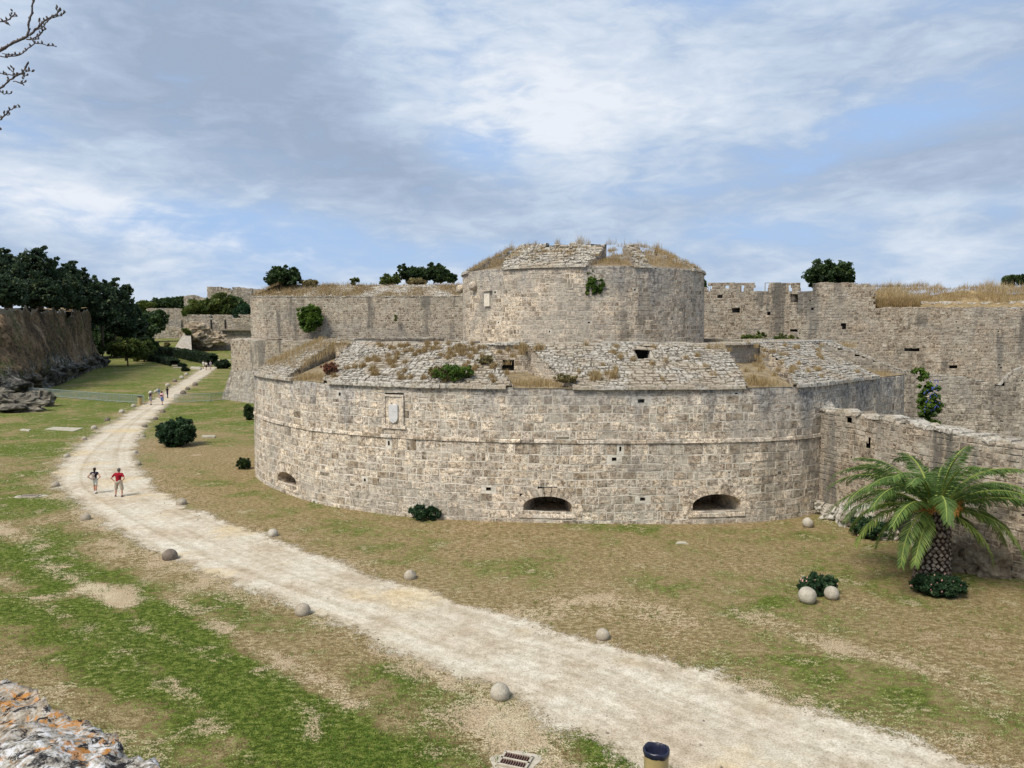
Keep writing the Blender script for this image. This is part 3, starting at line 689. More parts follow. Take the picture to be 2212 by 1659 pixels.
for k, (a, b_, c_, d_) in enumerate(cuts):
    off = SL * math.cos(ALPHA)
    e = empty('embrasure', tuple(np.r_[BC.p(np.array([(a + b_) / 2]))[0], ZF])); e.parent = bast; e.matrix_parent_inverse = world_mat(bast).inverted()
    PA, PB = [BC.p(np.array([t]))[0] for t in (a, b_)]; PC, PD = [(BC.p(np.array([t])) - BC.n(np.array([t])) * off)[0] for t in (c_, d_)]
    zfb = ZF + (.5 if k in (1, 3) else 1.0)
    for sgn, (ua0, uc0) in ((1, (a, c_)), (-1, (b_, d_))):
        tt_ = np.linspace(0, 1, 24); uu2 = ua0 + (uc0 - ua0) * tt_; pp2 = BC.p(uu2) - BC.n(uu2) * (tt_ * off)[:, None]; cs_ = Curve(pp2 if sgn == 1 else pp2[::-1])
        fl = lambda u, g=sgn, L=cs_.L: (ZCR - ZT - .1) * min(1, max(0, (u if g == 1 else L - u) / L)) + .14
        masonry('side_wall', M_vert(cs_, ZF), 0, cs_.L, 0, 2.1, .27, .42, M_TOW if k in (1, 2) else M_GREY, e, top=fl, seed=31 + k, hole=0, warp=0)
    hb = ZCR - ZF; L = float(np.hypot(*(PD - PC))); eu = np.r_[(PD - PC) / L, 0]
    hin = (lambda us, vs: (np.abs(us - L * .52) < .30) & (vs > .62) & (vs < 1.22)) if k == 1 else ((lambda us, vs: (np.abs(us - L * .5) < .25) & (vs > .9) & (vs < 1.25)) if k == 3 else None)
    masonry('back_wall', M_plane(np.r_[PC, ZF], eu, (0, 0, 1)), 0, L, 0, hb + .1, .28, .42, M_TOW, e, inside=hin, seed=41 + k, hole=0)
    mb = MB(); mb.add([(*PA, ZF), (*PB, ZF), (*PD, zfb), (*PC, zfb)], [(0, 1, 2, 3)]); mb.build('floor', plain('embrasure_earth_%s' % 'abcd'[k], (.24, .19, .12), .95, .35, 3, .1, .4), e)
    if k in (1, 3):
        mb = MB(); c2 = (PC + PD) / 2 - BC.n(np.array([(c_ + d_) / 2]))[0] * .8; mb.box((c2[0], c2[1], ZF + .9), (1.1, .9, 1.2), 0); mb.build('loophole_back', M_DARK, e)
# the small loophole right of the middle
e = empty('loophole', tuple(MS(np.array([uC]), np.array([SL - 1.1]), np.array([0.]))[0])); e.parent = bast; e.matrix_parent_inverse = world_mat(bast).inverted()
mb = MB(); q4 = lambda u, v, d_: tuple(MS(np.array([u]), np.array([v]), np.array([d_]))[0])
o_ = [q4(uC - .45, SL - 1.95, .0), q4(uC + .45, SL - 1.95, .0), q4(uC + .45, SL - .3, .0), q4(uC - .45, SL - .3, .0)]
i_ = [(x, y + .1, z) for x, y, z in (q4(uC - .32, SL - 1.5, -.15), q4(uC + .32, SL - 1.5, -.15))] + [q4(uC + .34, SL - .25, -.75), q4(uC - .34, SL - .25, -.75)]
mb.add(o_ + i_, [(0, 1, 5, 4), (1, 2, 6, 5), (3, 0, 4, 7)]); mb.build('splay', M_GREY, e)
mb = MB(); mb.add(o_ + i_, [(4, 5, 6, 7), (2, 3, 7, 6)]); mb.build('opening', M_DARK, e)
# gun ports with voussoirs and splayed chambers
M_CH = stone('chamber_stone', PAL_T, (.4, .35, .27), grey=.3)
for k, (um, hw, zs, zc) in enumerate(ports):
    a1 = np.array([um]); P0 = BC.p(a1)[0]
    e = empty('gun_port', (P0[0], P0[1], zs)); e.parent = bast; e.matrix_parent_inverse = world_mat(bast).inverted()
    zsp = zs + (zc - zs) * .42; rnd = random.Random(k); MV = M_vert(BC, 0, .012); mb = MB(); nv = 13 if hw > .9 else 9
    def ell(t, r): return um - (hw + r) * math.cos(t), zsp + (zc - zsp + r) * math.sin(t)
    for i in range(nv):
        t0, t1 = math.pi * i / nv + .008, math.pi * (i + 1) / nv - .008; r1 = RT + rnd.uniform(-.04, .08); vs = []
        dd = rnd.uniform(.028, .045)
        for dpt in (-.3, dd):
            for (t, r) in ((t0, 0), ((t0 + t1) / 2, 0), (t1, 0), (t1, r1), ((t0 + t1) / 2, r1), (t0, r1)):
                x, z = ell(t, r); vs.append(tuple(MV(np.array([x]), np.array([z]), np.array([dpt]))[0]))
        mb.add(vs, [(6, 7, 8, 9, 10, 11), (0, 6, 11, 5)] + [(j, j + 1, j + 7, j + 6) for j in range(5)], (rnd.uniform(.35, .8), rnd.random(), 0))
    for sg in (-1, 1):
        vs = []; x0, x1 = um + sg * hw, um + sg * (hw + RT + .06)
        for dpt in (-.3, .03):
            for x, z in ((x0, zs - .02), (x1, zs - .02), (x1, zsp + .05), (x0, zsp + .05)): vs.append(tuple(MV(np.array([x]), np.array([z]), np.array([dpt]))[0]))
        mb.add(vs, [(4, 5, 6, 7), (0, 1, 5, 4), (1, 2, 6, 5), (2, 3, 7, 6), (3, 0, 4, 7)], (rnd.uniform(.4, .8), rnd.random(), 0))
    mb.build('voussoirs', M_BAST, e)
    prof = [(um - hw, zs), (um - hw, zsp)] + [ell(math.pi * i / 14, 0) for i in range(1, 14)] + [(um + hw, zsp), (um + hw, zs)]
    V = []; nrm = BC.n(a1)[0]; tg = np.array([-nrm[1], nrm[0]])
    for (x, z) in prof: V.append(tuple(MV(np.array([x]), np.array([z]), np.array([-.02]))[0]))
    for fr, dp_ in ((.66, -1.7), (.64, -2.8)):
        for (x, z) in prof: V.append((P0[0] + tg[0] * (x - um) * fr + nrm[0] * dp_ , P0[1] + tg[1] * (x - um) * fr + nrm[1] * dp_, zs + (z - zs) * .85))
    m_ = len(prof); fs = [(r * m_ + i, r * m_ + i + 1, (r + 1) * m_ + i + 1, (r + 1) * m_ + i) for r in range(2) for i in range(m_ - 1)] + [tuple(2 * m_ + i for i in range(m_))]
    fs += [(0, m_, 2 * m_ - 1, m_ - 1), (m_, 2 * m_, 3 * m_ - 1, 2 * m_ - 1)]
    mb = MB(); mb.add(V, fs, (.45, .5, 0)); mb.build('chamber', M_CH, e)
    def fsill(u, zs=zs):
        a = np.array([u]); return BC.p(a)[0] + BC.n(a)[0] * .05, BC.n(a)[0], zs - .16
    stones_along('sill', fsill, 0, um - hw - .2, um + hw + .2, M_BAST, e, k, .9, (.9, .2), jit=.01)
# framed marble shield
nS = BC.n(np.array([SHu]))[0]; PS = BC.p(np.array([SHu]))[0]; tS = np.array([-nS[1], nS[0]])
sh_e = empty('coat_of_arms', (PS[0], PS[1], 4.6)); sh_e.parent = bast; sh_e.matrix_parent_inverse = world_mat(bast).inverted()
def sp(u, z, d_): return (PS[0] + tS[0] * u + nS[0] * d_, PS[1] + tS[1] * u + nS[1] * d_, z)
sgn = 1 if tS[0] > 0 else -1
mb = MB(); mb.add([sp(-.6, 4.5, -.025), sp(.6, 4.5, -.025), sp(.6, 6.1, -.025), sp(-.6, 6.1, -.025)], [(0, 1, 2, 3)], (.55, .6, 0)); mb.build('panel', M_BAST, sh_e)
mb = MB()
for (u0, u1, z0, z1) in ((-.58, -.50, 4.55, 6.02), (.50, .58, 4.55, 6.02), (-.58, .58, 6.02, 6.12), (-.68, .68, 4.40, 4.56)):
    vs = [sp(u, z, d_) for d_ in (-.05, .028) for u, z in ((u0, z0), (u1, z0), (u1, z1), (u0, z1))]
    mb.add(vs, [(4, 5, 6, 7), (0, 1, 5, 4), (1, 2, 6, 5), (2, 3, 7, 6), (3, 0, 4, 7)], (.7, .8, 0))
mb.build('frame', M_BAST, sh_e)
M_MARB = plain('grey_marble', (.52, .52, .52), .7, .12, 5, .3, .2)
out = [(-.27, 5.62), (.27, 5.62), (.27, 5.0), (.24, 4.86), (.16, 4.76), (0, 4.68), (-.16, 4.76), (-.24, 4.86), (-.27, 5.0)]
mb = MB(); n9 = len(out); mb.add([sp(u, z, -.05) for u, z in out] + [sp(u * .96, z * .99 + .05, .07) for u, z in out], [tuple(range(n9, 2 * n9))] + [(i, (i + 1) % n9, n9 + (i + 1) % n9, n9 + i) for i in range(n9)])
for (u0, z0, u1, z1) in ((-.2, 5.05, .1, 4.8), (-.2, 5.2, .18, 4.88), (-.06, 5.28, .12, 5.28), (-.05, 5.28, .03, 5.40), (.12, 5.28, .03, 5.40)):
    dx, dz = u1 - u0, z1 - z0; L = math.hypot(dx, dz); nx, nz = -dz / L * .012, dx / L * .012
    mb.add([sp(u0 + nx, z0 + nz, .085), sp(u1 + nx, z1 + nz, .085), sp(u1 - nx, z1 - nz, .085), sp(u0 - nx, z0 - nz, .085), sp(u0 + 2 * nx, z0 + 2 * nz, .065), sp(u1 + 2 * nx, z1 + 2 * nz, .065), sp(u1 - 2 * nx, z1 - 2 * nz, .065), sp(u0 - 2 * nx, z0 - 2 * nz, .065)], [(0, 1, 2, 3), (0, 1, 5, 4), (2, 3, 7, 6)])
mb.build('shield', M_MARB, sh_e)

# ---------------------------------------------------------------- the inner drum tower
TCX, TCY, TR = 5.45, 60.0, 9.35
def circ(r, n=120): return [(TCX + r * math.cos(2 * math.pi * i / n + math.pi / 2 + .01), TCY + r * math.sin(2 * math.pi * i / n + math.pi / 2 + .01)) for i in range(n)]
TC = Curve(circ(TR), closed=True); tower = empty('round_tower', (TCX, TCY, 7), label='tall round stone drum tower with broken sloping cap, behind the bastion parapet', cat='tower')
ZTT = 13.55; TA = math.radians(27); TSL = 3.9; ZTC = ZTT + TSL * math.sin(TA)
def tu(x, z=ZTT, off=0): return TC.u_px(x, z, off)
masonry('wall', M_vert(TC, 7.0, .012), 0, TC.L, 0, ZTT - 7.0, .30, .40, M_TOW, tower, seed=51, hole=.010, gap=.020, bev=.008, hjit=.15, wmin=.5, wmax=1.6, dep=(-.003, .028))
oi = -TSL * math.cos(TA)
TCUTS = [(1010, 1085, 1095, 1118), (1268, 1372, 1306, 1347), (1402, 1500, 1374, 1420)]
tcuts = [(tu(a), tu(b_), TC.u_px(c_, ZTC, oi), TC.u_px(d_, ZTC, oi)) for a, b_, c_, d_ in TCUTS]
u_back = (tu(1257) + TC.L / 2) % TC.L
def tcut_in(us, vs):
    ex = np.zeros(us.shape, bool); t = np.clip(vs / TSL, 0, 1)
    for i, (a, b_, c_, d_) in enumerate(tcuts): ex |= (us > a + (c_ - a) * t) & (us < b_ + (d_ - b_) * t)
    ex |= (np.abs(((us - u_back + TC.L / 2) % TC.L) - TC.L / 2) < 3.2) & (vs > 1.0)
    return ex
TMS = M_slope(TC, ZTT, TA, .03)
masonry('sloping_cap', TMS, 0, TC.L, 0, TSL, .27, .42, M_LICHT, tower, inside=tcut_in, seed=52, gap=.02, bev=.03, dep=(0, .13), hole=0, vj=.035, hjit=.3, top=lambda u: TSL - .55 * abs(fbm(u * .5, 3.3)))
def ftc(u):
    a = np.array([u]); return TC.p(a)[0] + TC.n(a)[0] * .07, TC.n(a)[0], ZTT - .08
stones_along('coping', ftc, 0, 0, TC.L, M_LICHT, tower, 18, .6, (.5, .16), skip=lambda u: any(a + .1 < u < b_ - .1 for a, b_, _, _ in tcuts), jit=.03)
for k, (a, b_, c_, d_) in enumerate(tcuts):
    off = TSL * math.cos(TA)
    e = empty('notch', (*TC.p(np.array([(a + b_) / 2]))[0], ZTT)); e.parent = tower; e.matrix_parent_inverse = world_mat(tower).inverted()
    PA, PB = [TC.p(np.array([t]))[0] for t in (a, b_)]; PC, PD = [(TC.p(np.array([t])) - TC.n(np.array([t])) * off)[0] for t in (c_, d_)]
    for sgn, (ua0, uc0) in ((1, (a, c_)), (-1, (b_, d_))):
        tt_ = np.linspace(0, 1, 16); uu2 = ua0 + (uc0 - ua0) * tt_; pp2 = TC.p(uu2) - TC.n(uu2) * (tt_ * off)[:, None]; cs_ = Curve(pp2 if sgn == 1 else pp2[::-1])
        fl = lambda u, g=sgn, L=cs_.L: (ZTC - ZTT) * min(1, max(0, (u if g == 1 else L - u) / L)) + .05
        masonry('side_wall', M_vert(cs_, ZTT), 0, cs_.L, 0, 2.2, .27, .42, M_TOW, e, top=fl, seed=61 + k, hole=0, warp=0)
    zb = ZTT + (.75, .75, 1.35)[k]
    mb = MB(); mb.add([(*PA, ZTT), (*PB, ZTT), (*PD, zb), (*PC, zb)], [(0, 1, 2, 3)]); mb.build('floor', plain('notch_earth_%s' % 'abc'[k], (.22, .17, .11), .95, .35, 3, .1, .4), e)
ua_ = np.linspace(0, TC.L, 121)[:-1]; Ti = TC.p(ua_) - TC.n(ua_) * (TSL * math.cos(TA) + .2)
mb = MB(); mb.add([(x, y, 13.7) for x, y in Ti], [tuple(range(119, -1, -1))]); mb.build('roof_floor', plain('roof_earth', (.24, .19, .12), .95, .3, 2, .1), tower)
mb = MB()
for i in range(120):
    tin_ = tcut_in(np.array([ua_[i]]), np.array([TSL - .01]))[0]
    if tin_:
        if mb.v: mb.build('inner_face', M_LICHT, tower); mb = MB()
        continue
    j = (i + 1) % 120; z1 = ZTC + .02 * math.sin(i * 1.7)
    po = [TC.p(np.array([ua_[t]]))[0] - TC.n(np.array([ua_[t]]))[0] * (TSL * math.cos(TA) - .05) for t in (i, j)]
    mb.add([(*Ti[i], 13.6), (*Ti[j], 13.6), (*Ti[j], z1), (*Ti[i], z1), (*po[0], z1), (*po[1], z1)], [(0, 1, 2, 3), (3, 2, 5, 4)])
if mb.v: mb.build('inner_face', M_LICHT, tower)
_rr = random.Random(77)
_bad = [(_rr.uniform(0, TC.L), _rr.uniform(.3, 1.6)) for _ in range(26)]
def fcrt(u):
    a = np.array([u]); return TC.p(a)[0] - TC.n(a)[0] * (TSL * math.cos(TA) - .25), TC.n(a)[0], ZTC - .16 + .22 * abs(fbm(u * .8, 7.7))
stones_along('crest', fcrt, 0, 0, TC.L, M_LICHT, tower, 19, .45, (.5, .24), skip=lambda u: any(c_ - .1 < u < d_ + .1 for a, b_, c_, d_ in tcuts) or any(abs(u - b0) < w0 for b0, w0 in _bad) or abs(((u - u_back + TC.L / 2) % TC.L) - TC.L / 2) < 3.2, jit=.09)
def wall_frame(C_, x, z):
    u = C_.u_px(x, z); a = np.array([u]); p, n = C_.p(a)[0], C_.n(a)[0]; return p, n, np.array([-n[1], n[0]])
p, n, t = wall_frame(TC, 1053, 12.3)
z1 = H + (710.4 - 632) / F * p[1]; z0 = H + (710.4 - 662) / F * p[1]
mb = MB(); hw = .30
mb.add([(p[0] + t[0] * s_ * hw + n[0] * dd, p[1] + t[1] * s_ * hw + n[1] * dd, z) for dd in (-.1, .07) for s_, z in ((-1, z0), (1, z0), (1, z1), (-1, z1))], [(4, 5, 6, 7), (0, 1, 5, 4), (1, 2, 6, 5), (2, 3, 7, 6), (3, 0, 4, 7)])
cs = [(p[0] + n[0] * .072 + t[0] * .13 * math.cos(q_) , p[1] + n[1] * .072 + t[1] * .13 * math.cos(q_), (z0 + z1) / 2 + .3 * math.sin(q_)) for q_ in np.linspace(0, 2 * math.pi, 17)]
mb.tube(cs, [.012] * 17, 5); pl_ = mb.build('marble_plaque', plain('cream_marble', (.62, .57, .48), .7, .1, 5, .3, .2), tower)
mb = MB(); mb.box((p[0] + n[0] * .08, p[1] + n[1] * .08, z1 + .1), (1.0, .22, .09), math.atan2(t[1], t[0])); mb.build('hood', M_TOW, tower)
for xb, yb in ((1025, 619), (998, 625)):
    zb = 12.5; p, n, t = wall_frame(TC, xb, zb)
    zb = H + (710.4 - yb) / F * p[1]; pr = [(.34 * math.sin(a), -.34 * math.cos(a)) for a in np.linspace(0.01, math.pi - .01, 12)]
    mb = MB(); mb.lathe(pr, (p[0] + n[0] * .12, p[1] + n[1] * .12, zb), 18); mb.build('embedded_stone_ball', M_TOW, tower, True)

# ---------------------------------------------------------------- curtain walls
def wall_thing(name, pts, z0, z1, h, w, material, label, seed, top=None, sm=0, thick=2.0, cat='wall', hole=.006, batter=.0, capm=None, inside=None, cap=True, **kw):
    c = Curve(pts, sm=sm); mid = c.p(np.array([c.L / 2]))[0]
    e = empty(name, (mid[0], mid[1], z0), label=label, cat=cat)
    tp = (lambda u: top(u, c) - z0) if top else None
    masonry('wall_face', M_vert(c, z0, batter), 0, c.L, 0, (max(top(u, c) for u in np.linspace(0, c.L, 200)) if top else z1) - z0, h, w, material, e, top=tp, seed=seed, hole=hole, inside=inside, **kw)
    if cap:
        n = max(2, int(c.L / .5)); us = np.linspace(0, c.L, n); P = c.p(us); N = c.n(us); vs = []
        for i in range(n):
            zt = (top(us[i], c) if top else z1) - .02; o_ = batter * (zt - z0) 
            vs += [(P[i][0] - N[i][0] * o_, P[i][1] - N[i][1] * o_, zt), (P[i][0] - N[i][0] * thick, P[i][1] - N[i][1] * thick, zt), (P[i][0] - N[i][0] * thick, P[i][1] - N[i][1] * thick, z0)]
        fs = [(3 * i + k, 3 * i + 3 + k, 3 * i + 4 + k, 3 * i + 1 + k) for i in range(n - 1) for k in (0, 1)] + [(0, 1, 2), (3 * n - 1, 3 * n - 2, 3 * n - 3)]
        fs = [f[::-1] for f in fs]
        mb = MB(); mb.add(vs, fs, (.5, .5, 0)); mb.build('wall_top', capm or M_LICHT, e)
    return e, c
# left curtain high wall with sloping grassy top
ZL = 13.65
e, CL1 = wall_thing('curtain_wall', [(-33, 128), (-35.6, 104), (-33, 102.5), (2, 101)], 5, ZL, .30, .36, M_CURL, 'long pale stone curtain wall left of the drum tower, dry grass on its sloping top', 71, hole=.004, cap=False, gap=.028, bev=.01, dep=(.0, .03))
masonry('sloping_top', M_slope(CL1, ZL, math.radians(24), .05), 0, CL1.L, 0, 4.4, .3, .5, M_LICHT, e, seed=72, hole=0, dep=(0, .09), vj=.03, gap=.02, hjit=.25)
vs = CL1.p(np.linspace(0, CL1.L, 60)) - CL1.n(np.linspace(0, CL1.L, 60)) * 4.0
mb = MB(); mb.add([(x, y, z) for x, y in vs for z in (15.42, 5)] , [(2 * i, 2 * i + 1, 2 * i + 3, 2 * i + 2) for i in range(59)]); 
mb.add([(vs[i][0], vs[i][1], 15.42) for i in range(60)] + [(vs[i][0] + 2, vs[i][1] + 14, 15.3) for i in range(60)], [(i, i + 1, 61 + i, 60 + i) for i in range(59)]); mb.build('wall_walk', plain('walk_earth', (.25, .19, .11), .95, .3, 1, .1), e)
# lower bulwark with battered plinth, left behind the bastion
def t2(u, c): return 7.95 + .12 * math.sin(u * 1.7) * math.sin(u * .61)
e2, CL2 = wall_thing('bulwark', [(-39.5, 128), (-40.2, 111), (-38, 103), (-31.6, 96.5), (2, 95)], 3.9, 7.95, .36, .42, M_CURL, 'lower stone bulwark with battered grey plinth at the left end of the curtain wall', 73, top=t2, sm=1.5, thick=3.0, capm=M_GREY, gap=.025, bev=.01, dep=(0, .03))
_mp = M_vert(CL2, -.1, .33)
masonry('plinth', lambda u, v, d_: _mp(u, v, d_ + 1.36), 0, CL2.L, 0, 4.0, .42, .7, M_GREY, e2, seed=74, hole=0, dep=(.005, .06))
e2.children[0].name = 'wall_face'
# ---------------------------------------------------------------- right-hand walls
def Xpx(x, Y, z): return (x - CX) / F * (Y * cp_ - (z - H) * sp_)
RPTS = [(Xpx(1470, 78, 12), 78), (Xpx(1700, 76, 12), 76), (Xpx(1900, 73.5, 12), 73.5), (Xpx(2260, 69, 11.4), 69), (60, 66)]
ZM = 13.95; ZCRN = 13.1
# merlons given by their px edges and top px y
MER = [(1470, 1532, 621), (1533, 1627, 611.5), (1655, 1727, 611.5), (1755, 1812, 611.5), (1812, 1850, 612), (1850, 1880, 614), (1880, 1930, 617), (1930, 1962, 620)]
CR = Curve(RPTS)
def u2px(u, c, z):
    P = c.p(np.array([u]))[0]; return proj(P[0], P[1], z)[0], P[1]
def tR(u, c):
    x, Y = u2px(u, c, 12.5)
    yp = None
    for a, b_, y in MER:
        if a <= x <= b_: yp = y
    if yp is None: yp = 630 if x < 1760 else (664 if x > 1962 else 622)
    if 1878 < x < 1962: yp = 664 if x > 1890 else 617
    z = H + (710.4 - yp) / F * Y * 1.0
    return round((z + (.05 * math.sin(u * 3.3)) * (x > 1740)) / .05) * .05
RH = [(1570, 622, 1.6, 4.2), (1604, 622, 1.6, 4.2), (1706, 622, 1.6, 4.2), (1590, 671, 8, 7), (1716, 642, 7, 9), (1823, 706, 4, 6), (1555, 638, 5, 3), (1715, 716, 7, 4), (1970, 754, 16, 3), (1660, 676, 2, 3), (1755, 664, 2, 3), (2060, 790, 8, 3), (1800, 782, 7, 4), (1508, 730, 3, 6)]
def r_in(us, vs):
    ex = np.zeros(us.shape, bool)
    P = CR.p(us); z = vs + 2; dz = z - H; w = P[:, 1] * cp_ - dz * sp_; x = CX + F * P[:, 0] / w; y = CY - F * (dz * cp_ + P[:, 1] * sp_) / w
    for a, b_, hx, hy in RH: ex |= (np.abs(x - a) < hx) & (np.abs(y - b_) < hy)
    return ex
eR, CRc = wall_thing('curtain_wall', RPTS, 2, 14, .27, .32, M_CURT, 'brown stone curtain wall with battlements right of the drum tower', 81, top=tR, thick=1.2, hole=.012, inside=r_in, dep=(.0, .045), vj=.018, gap=.026, bev=.012, hjit=.22, cap=False)
# back of the wall (battlement thickness) built as a second face
n = 260; us = np.linspace(0, CRc.L, n); P = CRc.p(us); N = CRc.n(us); mb = MB()
for i in range(n - 1):
    zt = tR((us[i] + us[i + 1]) / 2, CRc); zb = 12.9 if zt > 13.0 else zt - .2
    q8 = [(P[i] - N[i] * .02), (P[i + 1] - N[i + 1] * .02), (P[i + 1] - N[i + 1] * .75), (P[i] - N[i] * .75)]
    mb.add([(*p_, zt - .01) for p_ in q8], [(0, 1, 2, 3)], (.6, .6, 0))
    zn = tR((us[i + 1] + us[min(i + 2, n - 1)]) / 2, CRc)
    if abs(zn - zt) > .2: mb.add([(*q8[1], zt), (*q8[2], zt), (*q8[2], zn), (*q8[1], zn)], [(0, 1, 2, 3)], (.5, .5, 0))
mb.build('wall_top', M_CURT, eR)
uq = np.linspace(0, CRc.L, 60); Pq = CRc.p(uq) - CRc.n(uq) * .8; mb = MB(); mb.add([(x, y, z) for x, y in Pq for z in (2, 11.2)], [(2 * i, 2 * i + 1, 2 * i + 3, 2 * i + 2) for i in range(59)], (.1, 0, 0)); mb.build('inner_face', M_GREY, eR)
ql = np.linspace(0, CRc.u_px(1862, 12.5), 30); Pl = CRc.p(ql) - CRc.n(ql) * .78; mb = MB(); mb.add([(x, y, z) for x, y in Pl for z in (11, 13.0)], [(2 * i, 2 * i + 1, 2 * i + 3, 2 * i + 2) for i in range(29)], (.1, 0, 0)); mb.build('inner_face', M_GREY, eR)
# earth terrace and grass bank above the low right part
mb = MB(); iu = [i for i in range(n) if u2px(us[i], CRc, 12)[0] > 1866]
A = [(*(P[i] - N[i] * .3), 11.35) for i in iu]; B = [(*(P[i] - N[i] * 1.5), 11.8 + .1 * math.sin(i)) for i in iu]; C3 = [(*(P[i] - N[i] * 4.5), 12.9 + .25 * math.sin(i * .13)) for i in iu]; D4 = [(*(P[i] - N[i] * 16), 13.0) for i in iu]
k = len(iu); mb.add(A + B + C3 + D4, [(r * k + i, r * k + i + 1, (r + 1) * k + i + 1, (r + 1) * k + i) for r in range(3) for i in range(k - 1)])
M_BANKE = plain('bank_earth', (.24, .18, .10), .95, .35, 2, .1, .5); mb.build('earth_bank', M_BANKE, eR)
def fled(u):
    a = np.array([u]); return CRc.p(a)[0] - CRc.n(a)[0] * 1.5, CRc.n(a)[0], 11.75 + .1 * math.sin(u * .4)
u0l = CRc.u_px(1975, 12); stones_along('ledge', fled, 0, u0l, CRc.L, M_LICHT, eR, 4, 1.0, (.6, .22), jit=.08)

# lower ramp wall behind the right end of the bastion
def t3(u, c):
    x, Y = u2px(u, c, 6); xs = [1960, 2010, 2060, 2110, 2165, 2192, 2260]; ys = [800, 808, 811, 820, 832, 796, 786]
    z = H + (710.4 - np.interp(x, xs, ys)) / F * Y; return z + .05 * math.sin(u * 5)
wall_thing('ramp_wall', [(21, 60), (26.5, 56), (40, 51), (47, 49)], 0, 7, .30, .34, M_GREY, 'rough grey stone ramp wall behind the creeper at the far right', 83, top=t3, sm=.5, thick=1.0, capm=M_LICH, dep=(.0, .045), vj=.02, hjit=.25, gap=.024, bev=.012)
# spur wall across the moat on the right
SPT = [(15.2, 40.6), (15.9, 38.2), (16.5, 35.5), (17.4, 32.4), (18.7, 28.9), (19.5, 27.6), (21.2, 26.8), (26, 26)]
def t4(u, c): return 5.28 + .05 * math.sin(u * 4.1) + .04 * math.sin(u * 9) + (.35 if u < 1.8 else 0) - .06 * max(0, u - 8)
def door_in(us, vs): return (np.abs(us - uD) < .42) & (vs < 1.75)
SPC = Curve(SPT, sm=1); uD = SPC.u_px(1951, .8); HS = [(1835, 911), (1876, 960), (1930, 1090), (2000, 1010)]
def sp_in(us, vs):
    ex = door_in(us, vs); P = SPC.p(us); z = vs - .3
    dz = z - H; w = P[:, 1] * cp_ - dz * sp_; x = CX + F * P[:, 0] / w; y = CY - F * (dz * cp_ + P[:, 1] * sp_) / w
    for a, b_ in HS: ex |= (np.abs(x - a) < 4) & (np.abs(y - b_) < 8)
    return ex
eS, SPc = wall_thing('spur_wall', SPT, -.3, 5.2, .25, .30, M_CURT, 'rough rubble spur wall running towards the viewer behind the palm tree', 85, top=t4, sm=1, thick=.85, cap=True, capm=M_LICHT, inside=sp_in, dep=(.0, .04), vj=.018, hjit=.25, gap=.022, bev=.012, hole=.008)
def fsp(u):
    a = np.array([u]); return SPc.p(a)[0] + SPc.n(a)[0] * .03, SPc.n(a)[0], t4(u, SPc) - .04
stones_along('cap_stones', fsp, 0, 0, SPc.L, M_LICHT, eS, 6, .4, (.9, .15), jit=.07)
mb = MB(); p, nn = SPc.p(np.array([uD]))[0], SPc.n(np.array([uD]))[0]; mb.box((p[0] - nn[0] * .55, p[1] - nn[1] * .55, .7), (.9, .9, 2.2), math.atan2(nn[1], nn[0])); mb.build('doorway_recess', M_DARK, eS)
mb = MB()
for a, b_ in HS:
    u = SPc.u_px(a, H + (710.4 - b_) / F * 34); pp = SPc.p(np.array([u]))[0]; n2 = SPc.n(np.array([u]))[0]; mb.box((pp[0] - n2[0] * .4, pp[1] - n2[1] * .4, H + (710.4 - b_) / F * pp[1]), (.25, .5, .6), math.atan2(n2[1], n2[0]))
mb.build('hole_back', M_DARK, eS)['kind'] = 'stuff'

# ---------------------------------------------------------------- rocks
from mathutils import geometry
def rock(name, c, sz, material, seed, parent=None, label=None, cat='rock', det=4, rough=.35, rz=0, group=None, kind=None, grid=None):
    import bmesh
    bm = bmesh.new(); bmesh.ops.create_icosphere(bm, subdivisions=det, radius=1)
    co, si = math.cos(rz), math.sin(rz)
    for v in bm.verts:
        p = v.co.copy(); k = 1 + rough * mn.fractal(p * 1.3 + Vector((seed * 7.1, seed, 0)), .8, 2.0, 5) + rough * .6 * (mn.cell(p * 2.6 + Vector((seed, 3, 1))) - .5)
        p = p * k; x, y, z = p.x * sz[0], p.y * sz[1], p.z * sz[2]
        v.co = (c[0] + x * co - y * si, c[1] + x * si + y * co, c[2] + z)
    me = bpy.data.meshes.new(name); bm.to_mesh(me); bm.free(); me.materials.append(material)
    o = bpy.data.objects.new(name, me); COL.objects.link(o)
    if parent: o.parent = parent; o.matrix_parent_inverse = world_mat(parent).inverted()
    return tag(o, label, cat if not parent else None, group, kind)
def rockmat(name, cols, s=1.0):
    m, q = mat(name); g = q.geo(); n1 = q.noise(g, .8 * s, 8, .7, .4); n2 = q.noise(g, 3.5 * s, 7, .7)
    c = q.ramp(n1, [(.32, cols[0]), (.48, cols[1]), (.62, cols[2])]); c = q.mix(1, c, q.ramp(n2, [(.32, (.45, .44, .42)), (.5, (1, 1, 1)), (.7, (1.3, 1.3, 1.3))]), 'MULTIPLY')
    finish(q, c, .95, q.math('ADD', n1, n2), .9, .15 / s, .1); return m
M_ROCKD = rockmat('dark_rock', [(.05, .045, .04), (.13, .12, .10), (.24, .22, .18)], .6)
M_ROCKL = rockmat('pale_rock', [(.16, .13, .10), (.38, .35, .29), (.52, .50, .46)], 1.2)
M_ROCKT = rockmat('tan_rock', [(.14, .11, .075), (.30, .24, .17), (.42, .36, .28)], .5)
